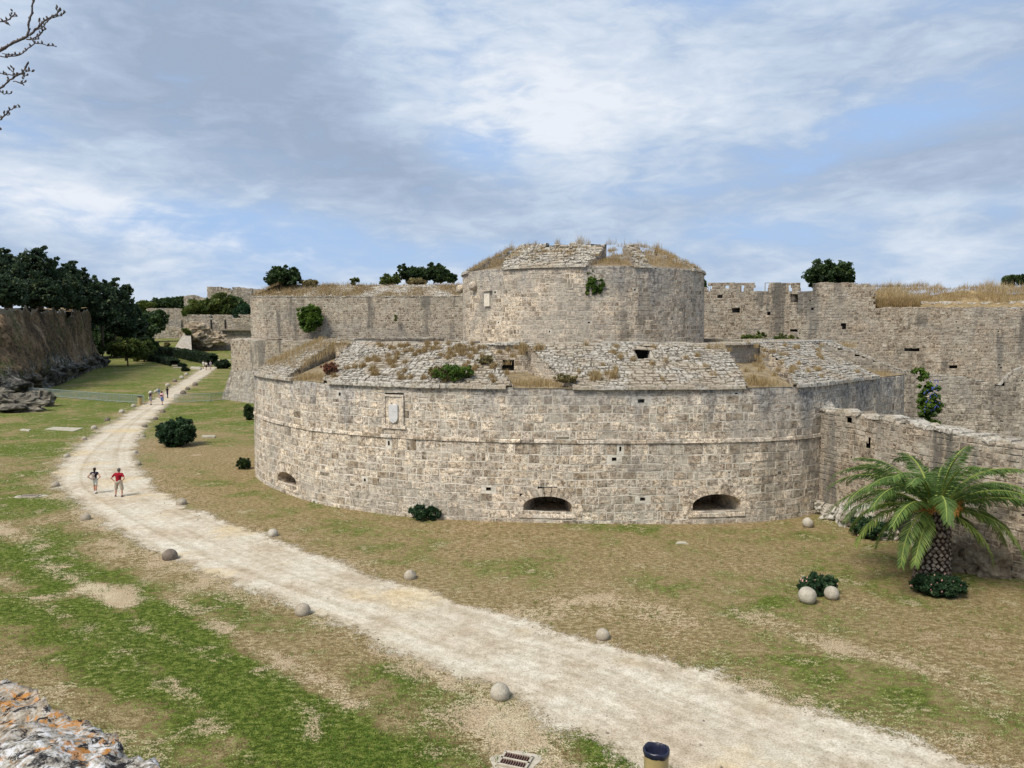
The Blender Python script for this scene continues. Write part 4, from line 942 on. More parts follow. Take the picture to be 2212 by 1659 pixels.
# limestone footing of the spur wall
fx = [(1770, 1118, .55, .5, .45), (1800, 1116, .8, .6, .55), (1835, 1108, .9, .6, .95), (1868, 1100, .8, .5, .9), (1900, 1110, .7, .5, .7), (1925, 1130, .5, .5, .45)]
for i, (x, y, a, b_, c_) in enumerate(fx):
    p = G(x, y); d_ = min(SPc.L, SPc.u_px(x, .3)); w = SPc.p(np.array([d_]))[0]
    rock('limestone_footing', (w[0] - .02, w[1], c_ * .35), (a, b_, c_), M_ROCKL, i + 3, rz=1.2, parent=eS)
for i, (x, y, a, b_, c_) in enumerate([(2065, 1190, .9, .6, .7), (2125, 1215, .9, .6, .75), (2180, 1235, .9, .6, .6), (2225, 1255, 1.0, .8, .45), (2155, 1180, .7, .5, .9)]):
    w = D(x, y, 28.9 - .2 * i); rock('limestone_footing', (w[0], w[1] + .5, c_ * .3), (a, b_, c_), M_ROCKT, i + 23, rz=-.4, parent=eS)

# ---------------------------------------------------------------- earthen scarp on the left with its rocky foot, plateau above
base = [(-100, 45), (-84, 72), (-68, 92), G(8, 872)[:2], G(45, 862)[:2], G(100, 842)[:2], G(150, 822)[:2], G(206, 797)[:2], (-100, 188), (-112, 200), (-135, 205)]
topl = [(-118, 50, 12), (-100, 76, 12), (-82, 99, 12.2)] + [D(0, 668, 110), D(50, 665, 122), D(100, 668, 138), D(150, 673, 156), D(197, 662, 180)] + [(-113, 193, 14), (-122, 203, 13.8), (-140, 210, 13.5)]
base = np.array([(x, y, -.3) for x, y in base]); topl = np.array(topl)
Ba, To = resample(base, 300), resample(topl, 300)
def build_scarp():
    nt = 56; V = []
    for i in range(300):
        for j in range(nt):
            t = j / (nt - 1); a, b_ = Ba[i], To[i]
            tb = t ** 1.0; p = a + (b_ - a) * tb
            x, y, z = p; p[2] += 1.2 * math.sin(math.pi * t) * .4
            k = smooth(1 - (t - .11) / .16) if t > .11 else 1
            f = fbm(x * .16, y * .16, z * .22, 6) ; c = (mn.cell(Vector((x * .35, y * .35, z * .7))) - .5) + .6 * (mn.cell(Vector((x * .9, y * .9, z * 1.2))) - .5)
            amp = min(1, t * 8) * (1 if t < .97 else .3)
            nx, ny = .8, -.35
            dd = f * (.9 + 2.0 * k) * amp + c * 1.5 * k * amp + .25 * fbm(x * .7, y * .7, z * .7, 3) * amp
            if k > .5: dd += .9 * amp
            rim_ = smooth((t - .75) / .25) * (1.1 * fbm(x * .22, y * .22, 1.5, 5) + .5 * mn.cell(Vector((x * .5, y * .5, 0))) - .3); V.append((p[0] + nx * dd, p[1] + ny * dd, p[2] + f * .25 * amp + rim_))
    Fq = np.array([(i * nt + j, (i + 1) * nt + j, (i + 1) * nt + j + 1, i * nt + j + 1) for i in range(299) for j in range(nt - 1)])
    tt = np.tile(np.linspace(0, 1, nt), 300); A = np.zeros((len(V), 3)); A[:, 0] = tt
    m, q = mat('scarp_earth'); g = q.geo(); r = q.attr('sf')[0]
    n1 = q.noise(q.map(g, (1, 1, .6)), .22, 8, .7, .5); n2 = q.noise(g, .9, 8, .75, .3); n3 = q.noise(g, 2.2, 6, .8)
    c = q.ramp(n1, [(.38, (.055, .043, .031)), (.47, (.115, .085, .057)), (.55, (.18, .128, .082)), (.64, (.25, .205, .145))])
    rk = q.ramp(n2, [(.40, (.025, .025, .024)), (.5, (.09, .086, .075)), (.57, (.20, .19, .17)), (.65, (.34, .33, .30))])
    f = q.ss(q.math('ADD', r, q.math('MULTIPLY', q.math('SUBTRACT', n1, .5), 1.3)), .30, .20); c = q.mix(f, c, rk)
    gr = q.math('MULTIPLY', q.ss(q.noise(q.map(g, loc=(3, 1, 4)), .3, 6, .65), .52, .64), .6); c = q.mix(gr, c, (.06, .075, .028))
    c = q.mix(1, c, q.ramp(n3, [(.40, (.35, .35, .34)), (.5, (1, 1, 1)), (.6, (1.5, 1.45, 1.35))]), 'MULTIPLY')
    rim = q.math('MULTIPLY', q.ss(q.math('ADD', r, q.math('MULTIPLY', q.math('SUBTRACT', n1, .5), .25)), .94, 1.0), .7); c = q.mix(rim, c, (.27, .24, .19))
    finish(q, c, 1, q.math('ADD', n2, n3), 1.0, .25, .05)
    o = mesh('hillside', V, Fq, m, vattr={'sf': A}, smooth_=True); tag(o, 'brown earthen scarp with a dark rocky foot left of the moat', 'scarp', kind='structure')
    # plateau
    V = []; k = 0
    for i in range(0, 300, 5):
        a = To[i]; V += [tuple(a), (a[0] - 40, a[1] + 12, a[2] - .8), (a[0] - 160, a[1] + 60, a[2] - .8)]
    m_ = len(V) // 3; fs = [(3 * i + k, 3 * i + 3 + k, 3 * i + 4 + k, 3 * i + 1 + k) for i in range(m_ - 1) for k in (0, 1)]
    tag(mesh('plateau', V, [f[::-1] for f in fs], M_BANKE), 'wooded plateau above the scarp', 'plateau', kind='structure')
build_scarp()
p = G(45, 888); rock('boulder_outcrop', (p[0] - 1.2, p[1], .4), (4.0, 1.8, 1.6), M_ROCKD, 2, label='dark jagged rock outcrop rising from the lawn near the left edge', det=5, rough=.45)
p = G(85, 878); rock('boulder_outcrop', (p[0], p[1], .35), (1.9, 1.4, 1.7), M_ROCKD, 5, label='smaller dark rock just right of the jagged outcrop at the left', det=4, rough=.45)
p = G(8, 868); rock('boulder_outcrop', (p[0] - 1.0, p[1], .3), (3.2, 2, 1.8), M_ROCKD, 9, label='grey slanting rock at the left edge at the foot of the scarp', det=4, rough=.35)

# ---------------------------------------------------------------- far castle walls
def fw(x0, x1, yt, Y, zb, label, seed, mer=None, name='castle_wall', xtra=None, h=.55, w=.8, mat_=None, top=None, pts=None, ret=True):
    zt = H + (710.4 - yt) / F * Y
    a = Xpx(x0, Y, zt); b_ = Xpx(x1, Y, zt)
    pts = pts or ([(a - 3, Y + 12), (a, Y), (b_, Y), (b_ + 3, Y + 12)] if ret else [(a, Y), (b_, Y)])
    def tp(u, c):
        x, YY = u2px(u, c, zt); z = zt
        if mer and abs(YY - Y) < 1.5:
            if not any(m0 <= x <= m1 for m0, m1 in mer[1]): z = H + (710.4 - mer[0]) / F * Y
        if top: z = H + (710.4 - top(x)) / F * Y
        return z + .08 * math.sin(u * 2.3)
    return wall_thing(name, pts, zb, zt, h, w, mat_ or M_FAR, label, seed, top=tp, thick=2.5, hole=.012, dep=(.01, .12), gap=.03, bev=.04, vj=.04, hjit=.25, **(xtra or {}))
def c8(x): return (500 + x / 4.148) / 1.8228
def c8y(y): return (1080 + y / 4.148) / 1.8228
e, c_ = fw(c8(980), 560, c8y(662), 262, 1.2, 'battlemented far castle wall with arrow slits above the path end', 91, mer=(c8y(716), [(c8(980), c8(1345)), (c8(1380), c8(1580)), (c8(1615), c8(1695)), (c8(1845), 600)]))
mb = MB()
for x in (1378, 1607): w = D(c8(x), c8y(815), 262); mb.box((w[0], w[1] - .1, w[2]), (.4, .5, 3.0))
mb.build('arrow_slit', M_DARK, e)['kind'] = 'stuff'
mb = MB(); w = D(c8(1800), c8y(905), 261.2); mb.box(w, (11.5, 1.6, .5)); 
for i in range(14): mb.box((w[0] + 1 + i * .35, w[1] - .7, w[2] + .9), (.07, .07, 1.6))
mb.box((w[0] + 3.4, w[1] - .7, w[2] + 1.7), (5, .1, .12)); mb.build('balcony', plain('balcony_stone', (.22, .19, .15), .9), e)
fw(c8(312), c8(990), c8y(560), 352, 3, 'pale far wall with a worn broken top, left of the battlemented wall', 92, top=lambda x: c8y(560) + .8 * math.sin(x * .9) + (1.5 if x > 385 else 0) + (x < 322) * .5)
fw(c8(345), c8(884), c8y(858), 336, 3, 'low far wall with small square holes behind the far lawn', 93, top=lambda x: c8y(870) - 3 * math.sin((x - 315) * .045), ret=False)
fw(c8(470), c8(880), c8y(752), 343, 3, 'grey middle wall between two pale far walls', 94, mat_=M_GREY, ret=False)
fw(c8(925), c8(1330), c8y(362), 345, 8, 'plain low tower left of the tallest far castle tower', 95, top=lambda x: c8y(372) - 4 * math.exp(-((x - 415) / 16) ** 2) + (2 if x > 428 else 0))
def tt5(x):
    cx = (x * 1.8228 - 500) * 4.148
    for a, b_, y in ((1300, 1545, 210), (1558, 1665, 228), (1665, 1735, 262), (1735, 1850, 216), (1850, 1920, 222), (1920, 2042, 236)):
        if a <= cx <= b_: return c8y(y)
    return c8y(240)
fw(c8(1305), c8(2040), c8y(205), 318, 8, 'tallest far castle tower with worn battlements on the skyline', 96, top=tt5)
fw(c8(2064), c8(2300), c8y(250), 300, 8, 'narrow strip of far castle wall beside the curtain wall corner', 97, ret=False)
# sloping grey pyramid buttress and rocky ledge under the battlemented wall
def frust(name, quad0, quad1, mat_, label=None, cat=None, parent=None):
    mb = MB(); mb.add(list(quad0) + list(quad1), [(0, 1, 5, 4), (1, 2, 6, 5), (2, 3, 7, 6), (3, 0, 4, 7), (4, 5, 6, 7)]); o = mb.build(name, mat_, parent); return tag(o, label, cat)
b0 = [D(c8(790), c8y(1262), 236), D(c8(1062), c8y(1310), 236), D(c8(1062), c8y(1290), 262), D(c8(760), c8y(1230), 262)]
b1 = [D(c8(930), c8y(960), 254), D(c8(1040), c8y(960), 254), D(c8(1040), c8y(960), 262), D(c8(930), c8y(960), 262)]
frust('sloping_buttress', b0, b1, M_GREY, 'grey sloping buttress below the battlemented far wall', 'buttress')
w = D(c8(1130), c8y(955), 258); rock('rock_ledge', w, (5.2, 3.2, 3.2), M_ROCKT, 31, label='weathered rock ledge jutting from the far castle wall', cat='rock', rough=.3)
w = D(c8(1340), c8y(1060), 259); rock('rock_ledge', (w[0], w[1], w[2]), (6.0, 2.6, 2.6), M_ROCKT, 35, label='lower bulging rock under the far wall, right of the ledge', cat='rock', rough=.35)
# little parapet and path beyond the hedge
mb = MB(); p0, p1 = D(c8(1370), c8y(1400), 222), D(c8(1700), c8y(1400), 222); mb.box(((p0[0] + p1[0]) / 2 + 3, 222, p0[2] - .9), (p1[0] - p0[0] + 7, 1.2, 2.0)); o = mb.build('low_wall', plain('low_wall_stone', (.50, .46, .38), .9, .15, 1)); tag(o, 'pale low wall crossing behind the end of the gravel path', 'wall')
def strip(name, pts, width, material, label, dz=.05):
    W3 = np.array([GT(*p) for p in pts]); W3 = resample(smooth_poly(W3), 40); T = np.gradient(W3, axis=0); V = []
    for p, t in zip(W3, T):
        nn = np.array([-t[1], t[0]]); nn /= np.hypot(*nn) + 1e-9
        for s_ in (-1, 1): x, y = p[0] + nn[0] * s_ * width / 2, p[1] + nn[1] * s_ * width / 2; V.append((x, y, gz(x, y) + dz))
    o = mesh(name, V, [(2 * i, 2 * i + 1, 2 * i + 3, 2 * i + 2) for i in range(39)], material); return tag(o, label, 'path', kind='structure')
M_PAVE = plain('far_gravel', (.52, .47, .38), .95, .1, 1)
strip('path', [(330, 754), (348, 758), (372, 766), (395, 773)], 4.5, M_PAVE, 'far gravel path on the raised lawn')

# ---------------------------------------------------------------- vegetation
def crown(name, lobes, n, size, material, seed, parent=None, elong=1.6, tint_top=.25, clump=.22, dens=1.0, flat=.0, nclump=None):
    """leaf clusters: lobes (cx,cy,cz,rx,ry,rz)"""
    rg = np.random.default_rng(seed); L = np.array(lobes, float); wgt = L[:, 3] * L[:, 4] + L[:, 5] * L[:, 3]; wgt /= wgt.sum()
    nc = nclump or max(10, int(n / 40)); li = rg.choice(len(L), nc, p=wgt); dv = rg.normal(0, 1, (nc, 3)); dv /= np.linalg.norm(dv, axis=1)[:, None]
    rr = rg.uniform(.45, 1.0, nc) ** .6 * rg.uniform(.85, 1.12, nc)
    C0 = L[li, :3] + dv * L[li, 3:] * rr[:, None]; cr = (L[li, 3:].mean(1) * clump)[:, None]
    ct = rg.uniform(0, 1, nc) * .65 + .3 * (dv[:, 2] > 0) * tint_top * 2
    ci = rg.integers(0, nc, n); dd = rg.normal(0, 1, (n, 3)); dd /= np.linalg.norm(dd, axis=1)[:, None]
    P = C0[ci] + dd * np.array([1, 1, .8]) * cr[ci] * (rg.uniform(0, 1, n) ** .4)[:, None] * rg.uniform(.6, 1.2, n)[:, None]
    ax = rg.normal(0, 1, (n, 3)) + dd * .8; ax /= np.linalg.norm(ax, axis=1)[:, None]; ay = np.cross(ax, rg.normal(0, 1, (n, 3))); ay /= np.linalg.norm(ay, axis=1)[:, None] + 1e-9
    s = size * rg.uniform(.6, 1.3, n)[:, None]; a = ax * s * elong / 2; b_ = ay * s / 2
    V = np.stack([P - a, P + b_, P + a, P - b_], 1).reshape(-1, 3); Fq = np.arange(4 * n).reshape(n, 4)
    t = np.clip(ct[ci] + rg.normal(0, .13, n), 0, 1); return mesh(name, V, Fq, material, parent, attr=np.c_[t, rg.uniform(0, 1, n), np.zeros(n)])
def tree(kind, x, y, zb, lobes, n, size, material, seed, label, group=None, trunk=(.25, 1.0), cat='tree', **kw):
    """lobes relative to (x,y,zb)"""
    e = empty(kind, (x, y, zb), label=label, cat=cat, group=group); L = [(x + a, y + b_, zb + c, r, s_, t) for a, b_, c, r, s_, t in lobes]
    crown('crown', L, n, size, material, seed, e, **kw); rnd = random.Random(seed); mb = MB(); tr, th = trunk
    tz = max(l[2] for l in lobes); cxm = sum(l[0] for l in lobes) / len(lobes)
    pts = [(x + (cxm * f) + .3 * tr * math.sin(f * 5 + seed), y, zb - .2 + tz * f) for f in np.linspace(0, 1, 6)]; mb.tube(pts, [tr * (1 - .75 * f) for f in np.linspace(0, 1, 6)], 8)
    for l in L[:5]:
        s_ = pts[2 + rnd.randint(0, 2)]; mb.tube([s_, ((s_[0] + l[0]) / 2, (s_[1] + l[1]) / 2, (s_[2] + l[2]) / 2 + .2), (l[0], l[1], l[2])], [tr * .4, tr * .25, tr * .08], 5)
    mb.build('trunk', M_BARK, e, True); return e
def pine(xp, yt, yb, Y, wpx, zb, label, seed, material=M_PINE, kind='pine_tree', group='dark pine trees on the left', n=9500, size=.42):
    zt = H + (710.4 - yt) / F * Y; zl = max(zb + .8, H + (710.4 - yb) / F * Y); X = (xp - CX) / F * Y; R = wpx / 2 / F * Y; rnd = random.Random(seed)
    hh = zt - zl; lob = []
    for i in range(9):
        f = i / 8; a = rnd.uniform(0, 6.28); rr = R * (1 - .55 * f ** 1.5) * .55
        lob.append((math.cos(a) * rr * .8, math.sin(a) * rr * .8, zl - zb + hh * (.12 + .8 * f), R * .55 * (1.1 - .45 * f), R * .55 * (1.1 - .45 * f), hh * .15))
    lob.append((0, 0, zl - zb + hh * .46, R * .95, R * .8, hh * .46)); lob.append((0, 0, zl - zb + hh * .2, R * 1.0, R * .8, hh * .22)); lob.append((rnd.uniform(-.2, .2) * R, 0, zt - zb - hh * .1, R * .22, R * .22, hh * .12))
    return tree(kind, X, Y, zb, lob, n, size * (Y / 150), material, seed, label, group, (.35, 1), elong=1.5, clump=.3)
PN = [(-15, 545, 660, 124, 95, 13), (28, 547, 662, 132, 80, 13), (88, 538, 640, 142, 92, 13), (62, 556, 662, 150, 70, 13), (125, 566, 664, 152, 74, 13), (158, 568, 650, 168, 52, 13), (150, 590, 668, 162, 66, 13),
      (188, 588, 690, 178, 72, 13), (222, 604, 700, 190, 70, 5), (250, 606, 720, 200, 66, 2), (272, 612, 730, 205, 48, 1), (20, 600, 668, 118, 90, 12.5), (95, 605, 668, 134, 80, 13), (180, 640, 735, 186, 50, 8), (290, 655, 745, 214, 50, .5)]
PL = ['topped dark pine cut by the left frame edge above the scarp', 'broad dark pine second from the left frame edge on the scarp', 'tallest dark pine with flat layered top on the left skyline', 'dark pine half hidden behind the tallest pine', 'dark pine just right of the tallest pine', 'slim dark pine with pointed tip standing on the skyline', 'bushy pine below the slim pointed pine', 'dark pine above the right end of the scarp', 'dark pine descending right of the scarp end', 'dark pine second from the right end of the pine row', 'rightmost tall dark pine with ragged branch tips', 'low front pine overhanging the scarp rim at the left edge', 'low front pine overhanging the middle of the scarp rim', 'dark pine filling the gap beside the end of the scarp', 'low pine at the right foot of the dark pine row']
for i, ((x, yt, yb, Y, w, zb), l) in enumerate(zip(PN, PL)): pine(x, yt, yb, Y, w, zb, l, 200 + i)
def btree(xp, yb, yt, wpx, label, seed, material, kind='broadleaf_tree', group=None, n=4000, size=.4, dep=None, low=.15, Yo=None, cat='tree', tr=.22):
    p = GT(xp, yb) if Yo is None else (D(xp, yb, Yo)); Y = p[1]; zt = H + (710.4 - yt) / F * Y; R = wpx / 2 / F * Y; hh = zt - p[2]; rnd = random.Random(seed); lob = []
    for i in range(9):
        a = i * 2.4; f = rnd.uniform(low + .12, .85); rr = R * .55 * math.sqrt(max(.1, 1 - (2 * (f - .5)) ** 2)); lob.append((math.cos(a) * rr, math.sin(a) * rr, hh * f, R * .5, R * .5, hh * .22))
    for _ in range(2): lob.append((0, 0, hh * (.5 + low / 2), R * .86, R * .86, hh * (.46 - low / 2)))
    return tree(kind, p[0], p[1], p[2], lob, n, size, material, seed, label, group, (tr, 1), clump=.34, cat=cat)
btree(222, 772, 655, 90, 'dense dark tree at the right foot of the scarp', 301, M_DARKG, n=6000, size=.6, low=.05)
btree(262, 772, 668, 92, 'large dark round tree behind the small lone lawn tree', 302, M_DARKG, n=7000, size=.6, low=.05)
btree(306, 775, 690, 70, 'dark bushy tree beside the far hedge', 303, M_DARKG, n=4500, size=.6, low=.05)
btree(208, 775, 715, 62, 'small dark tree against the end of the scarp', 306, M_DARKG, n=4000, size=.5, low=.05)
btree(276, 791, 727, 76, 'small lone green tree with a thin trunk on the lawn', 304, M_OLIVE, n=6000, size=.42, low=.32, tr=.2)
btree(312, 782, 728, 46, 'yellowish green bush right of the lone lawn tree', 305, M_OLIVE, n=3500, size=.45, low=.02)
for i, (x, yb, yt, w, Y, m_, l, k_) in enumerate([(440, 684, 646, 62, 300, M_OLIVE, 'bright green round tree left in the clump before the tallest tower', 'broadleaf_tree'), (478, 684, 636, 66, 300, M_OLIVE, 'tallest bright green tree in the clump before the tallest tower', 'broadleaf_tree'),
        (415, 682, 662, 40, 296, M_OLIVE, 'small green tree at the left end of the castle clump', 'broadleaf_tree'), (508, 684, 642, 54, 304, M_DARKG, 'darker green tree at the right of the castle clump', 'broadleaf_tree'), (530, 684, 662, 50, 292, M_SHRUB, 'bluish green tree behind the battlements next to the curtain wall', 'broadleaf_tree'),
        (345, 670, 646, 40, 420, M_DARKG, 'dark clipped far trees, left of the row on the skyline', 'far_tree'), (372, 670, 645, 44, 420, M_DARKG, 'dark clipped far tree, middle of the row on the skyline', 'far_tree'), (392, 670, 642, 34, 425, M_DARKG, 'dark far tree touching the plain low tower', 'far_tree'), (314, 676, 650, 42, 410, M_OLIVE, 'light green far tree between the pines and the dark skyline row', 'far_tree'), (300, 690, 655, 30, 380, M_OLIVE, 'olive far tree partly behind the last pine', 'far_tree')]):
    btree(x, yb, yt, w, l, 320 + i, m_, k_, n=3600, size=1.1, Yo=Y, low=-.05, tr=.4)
btree(332, 722, 668, 60, 'shaded mixed tree in front of the pale far wall', 340, M_DARKG, Yo=300, n=3500, size=1.0, low=0)
btree(c8(980), c8y(1000), c8y(850), 18, 'climbing shrub on the far castle buttress', 341, M_OLIVE, 'shrub', Yo=252, n=900, size=.6, low=0, cat='shrub')
def bush(xp, yb, yt, wpx, label, seed, material, kind='bush', n=2500, size=.15, Yo=None, hang=False, group=None, shape=1.0, zoff=0, dz=.5, clump=.26, extra=None, elong=1.8):
    p = GT(xp, yb) if Yo is None else D(xp, yb, Yo); Y = p[1]; R = wpx / 2 / F * Y; hh = (yb - yt) / F * Y; rnd = random.Random(seed)
    e = empty(kind, p, label=label, cat='bush', group=group); lob = [(p[0], p[1], p[2] + hh * .48, R * .92, R * .92 * shape, hh * .47)] * 2
    for i in range(8): a = i * 2.4; lob.append((p[0] + math.cos(a) * R * .5, p[1] + math.sin(a) * R * .5 * shape, p[2] + hh * rnd.uniform(.28, .75), R * .46, R * .46 * shape, hh * .28))
    crown('foliage', lob, int(n * 1.7), size * .8, material, seed, e, clump=clump * .85, elong=elong); mb = MB()
    for i in range(6): a = i * 1.05; mb.tube([(p[0], p[1], p[2] - .03), (p[0] + math.cos(a) * R * .3, p[1] + math.sin(a) * R * .3 * shape, p[2] + hh * .4), (p[0] + math.cos(a) * R * .55, p[1] + math.sin(a) * R * .5 * shape, p[2] + hh * .72)], [.02 + R * .015, .015 + R * .008, .006], 5)
    mb.build('stems', M_BARK, e)['kind'] = 'stuff'
    if extra:
        rg = np.random.default_rng(seed); mb = MB(); nfl, fm = extra
        for _ in range(nfl):
            a = rg.uniform(0, 6.28); r_ = R * rg.uniform(.2, 1.02); zz = p[2] + hh * rg.uniform(.25, .95) * (1.05 - .5 * (r_ / R) ** 2); mb.tube([(p[0] + r_ * math.cos(a), p[1] + r_ * math.sin(a) * shape, zz), (p[0] + r_ * math.cos(a), p[1] + r_ * math.sin(a) * shape - .02, zz + .045)], [.028, .012], 5)
        o = mb.build('blossoms', fm, e); o['kind'] = 'stuff'
    return e
bush(382, 963, 903, 86, 'round dark green bush standing alone on the lawn beside the path', 401, M_SHRUB, n=9000, size=.16, clump=.22)
bush(924, 1120, 1088, 80, 'low leafy green bush at the foot of the bastion wall', 402, M_SHRUB, 'bush', n=2200, size=.12)
bush(527, 1013, 990, 30, 'dark small bush at the left foot of the bastion', 403, M_DARKG, n=2200, size=.13)
bush(538, 907, 872, 22, 'dark sliver of a bush behind the left edge of the bastion', 404, M_DARKG, n=2500, size=.2)
bush(1878, 1160, 1118, 84, 'dark flowering bush at the foot of the spur wall, left of the palm', 405, M_SHRUB, n=4500, size=.10, extra=(26, M_FLOW))
bush(2028, 1284, 1238, 122, 'low blossom dotted bush around the foot of the palm trunk', 406, M_SHRUB, n=7000, size=.09, extra=(70, M_FLOW), shape=.7)
bush(1766, 1284, 1238, 96, 'low bush with pink blossoms growing among the cluster of stone balls', 407, M_SHRUB, n=4500, size=.085, extra=(45, M_FLOW), shape=.45)
# rounded small hedges by the far path
bush(c8(1570), c8y(1540), c8y(1400), 36, 'rounded dark bush where the path passes the bulwark', 408, M_HEDGE, n=3500, size=.4)
bush(c8(655), c8y(1185), c8y(1112), 13, 'round grey green shrub on the far raised lawn', 409, M_DRYG, n=900, size=.5)
bush(c8(900), c8y(1512), c8y(1455), 20, 'clipped low bush beside the small steps', 410, M_HEDGE, n=1200, size=.35)
bush(c8(950), c8y(1585), c8y(1515), 18, 'clipped bush below the small steps, next to the path', 411, M_HEDGE, n=1200, size=.35)
bush(c8(1330), c8y(1500), c8y(1380), 16, 'dark purple leaved bush at the end of the long hedge', 412, M_HEDGE, n=1200, size=.4)
def hedge(pts, h, w, label, seed, n=9000):
    W3 = [GT(*p) for p in pts]; R_ = resample(W3, 30); rg = np.random.default_rng(seed); L = [(p[0], p[1], p[2] + h * .5, w * .6, w * .6, h * .5) for p in R_]
    mb = MB()
    for a, b_ in zip(R_[:-1], R_[1:]):
        d_ = b_ - a; nn = np.array([-d_[1], d_[0]]); nn = nn / np.hypot(*nn) * w * .42
        mb.add([(a[0] - nn[0], a[1] - nn[1], a[2]), (a[0] + nn[0], a[1] + nn[1], a[2]), (a[0] + nn[0], a[1] + nn[1], a[2] + h * .9), (a[0] - nn[0], a[1] - nn[1], a[2] + h * .9),
                (b_[0] - nn[0], b_[1] - nn[1], b_[2]), (b_[0] + nn[0], b_[1] + nn[1], b_[2]), (b_[0] + nn[0], b_[1] + nn[1], b_[2] + h * .9), (b_[0] - nn[0], b_[1] - nn[1], b_[2] + h * .9)],
               [(3, 2, 6, 7), (0, 3, 7, 4), (1, 5, 6, 2)], (.1, .5, 0))
    e = empty('hedge', tuple(R_[15]), label=label, cat='hedge'); mb.build('branch_core', M_HEDGE, e)
    t = rg.uniform(0, 28.99, n); i = t.astype(int); f = (t - i)[:, None]; P = R_[i] * (1 - f) + R_[i + 1] * f; d_ = R_[i + 1] - R_[i]; nn = np.c_[-d_[:, 1], d_[:, 0]]; nn /= np.hypot(*nn.T)[:, None]
    s_ = rg.uniform(-1, 1, n); v = rg.uniform(0, 1, n); side = rg.uniform(0, 1, n) < .6; s_ = np.where(side, np.sign(s_), s_); v = np.where(side, v, 1.0)
    P = P + np.c_[nn * (s_ * w / 2)[:, None], v * h] + rg.normal(0, .07, (n, 3)) + np.c_[np.zeros((n, 2)), .10 * h * np.sin(t * 1.7 + np.sin(t * 4))]; ax = rg.normal(0, 1, (n, 3)); ay = rg.normal(0, 1, (n, 3)); sz = .42 * rg.uniform(.5, 1.2, n)[:, None]
    ax = ax / np.linalg.norm(ax, axis=1)[:, None] * sz / 2; ay = np.cross(ax, ay); ay = ay / np.linalg.norm(ay, axis=1)[:, None] * sz / 3
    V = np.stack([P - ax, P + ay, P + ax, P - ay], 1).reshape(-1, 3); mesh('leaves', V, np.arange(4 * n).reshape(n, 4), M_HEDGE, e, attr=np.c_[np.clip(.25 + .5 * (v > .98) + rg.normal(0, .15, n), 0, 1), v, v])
hedge([(330, 765), (360, 769), (400, 775), (440, 784), (462, 788)], 2.6, 2.2, 'long tall dark hedge in front of the far castle wall', 421)
hedge([(285, 773), (320, 778), (350, 783), (378, 791)], 1.6, 2.4, 'lower dark hedge between the lone tree and the long tall hedge', 422, 6000)

# vegetation on the walls
def wbush(xp, yb, yt, wpx, Y, label, seed, material, kind='bush', n=2500, size=.25, **k): return bush(xp, yb, yt, wpx, label, seed, material, kind, n, size, Yo=Y, **k)
wbush(614, 622, 577, 80, 106, 'dark round bush on top of the left curtain wall', 431, M_DARKG, n=5000, size=.3)
wbush(668, 618, 604, 44, 106, 'low brownish scrub right of the dark round bush on the wall', 432, M_DRYG, n=1400, size=.25)
wbush(767, 616, 598, 26, 106, 'small thin shrub alone on the wall top', 433, M_OLIVE, n=700, size=.22)
wbush(843, 618, 592, 50, 107, 'yellow green shrub at the left of the clump near the drum tower', 434, M_OLIVE, n=2200, size=.25)
wbush(868, 606, 570, 26, 110, 'pointed dark shrub sticking up from the wall top clump', 435, M_DARKG, n=1200, size=.25)
wbush(900, 612, 577, 70, 111, 'dark green bush in the middle of the wall top clump', 436, M_DARKG, n=3500, size=.3)
wbush(945, 611, 570, 60, 112, 'tallest dark green bush of the clump near the drum tower', 437, M_DARKG, n=3500, size=.3)
wbush(972, 612, 590, 34, 111, 'small dark bush touching the drum tower on the left', 438, M_DARKG, n=1500, size=.3)
wbush(900, 618, 600, 46, 108, 'brown green scrub in front of the wall top clump', 439, M_DRYG, n=1500, size=.25)
wbush(1791, 622, 560, 102, 79, 'large dark bush growing behind the right battlements', 440, M_DARKG, n=6500, size=.26)
wbush(2192, 617, 594, 60, 76, 'dark bush tip on the skyline at the right edge', 441, M_DARKG, n=1800, size=.25)
wbush(1521, 640, 600, 7, 84, 'slim dark cypress tip beside the drum tower', 442, M_DARKG, n=500, size=.25)
e = bush(1283, 640, 596, 50, 'green fig plant growing from the face of the drum tower', 443, M_FIG, 'wall_plant', 1600, .16, Yo=50.75, shape=.35)
wbush(1277, 606, 577, 26, 50.8, 'thin wispy upper sprig of the drum tower plant', 444, M_OLIVE, n=260, size=.12, shape=.3, kind='wall_plant')
wbush(669, 718, 656, 58, 100.9, 'bushy green fig tree growing out of the left curtain wall', 445, M_FIG, n=4500, size=.32, shape=.5, kind='wall_plant')
wbush(1003 - 13, 756, 738, 26, 58, 'green plant at the left foot of the drum tower', 446, M_FIG, n=900, size=.15)
wbush(1625, 745, 722, 60, 62, 'grey green weeds at the foot of the curtain wall, left patch', 447, M_OLIVE, n=1400, size=.14)
wbush(1645, 745, 715, 26, 63, 'taller grey green weed between two low weed patches', 450, M_OLIVE, n=700, size=.14)
wbush(1700, 745, 720, 60, 62, 'grey green weeds at the foot of the curtain wall, right patch', 448, M_OLIVE, n=1400, size=.14)
wbush(855, 696, 676, 8, 100.9, 'tiny yellow green tuft on the left curtain wall face', 449, M_OLIVE, n=120, size=.2, kind='wall_plant')
def onslope(xp, y_px):
    best = None
    for t in np.linspace(0, SL, 40):
        z = ZT + .12 + t * math.sin(ALPHA); u = BC.u_px(xp, z, -t * math.cos(ALPHA), lo_u, hi_u); P = MS(np.array([u]), np.array([t]), np.array([.02]))[0]; e_ = abs(proj(*P)[1] - y_px)
        if best is None or e_ < best[0]: best = (e_, P, u, t)
    return best
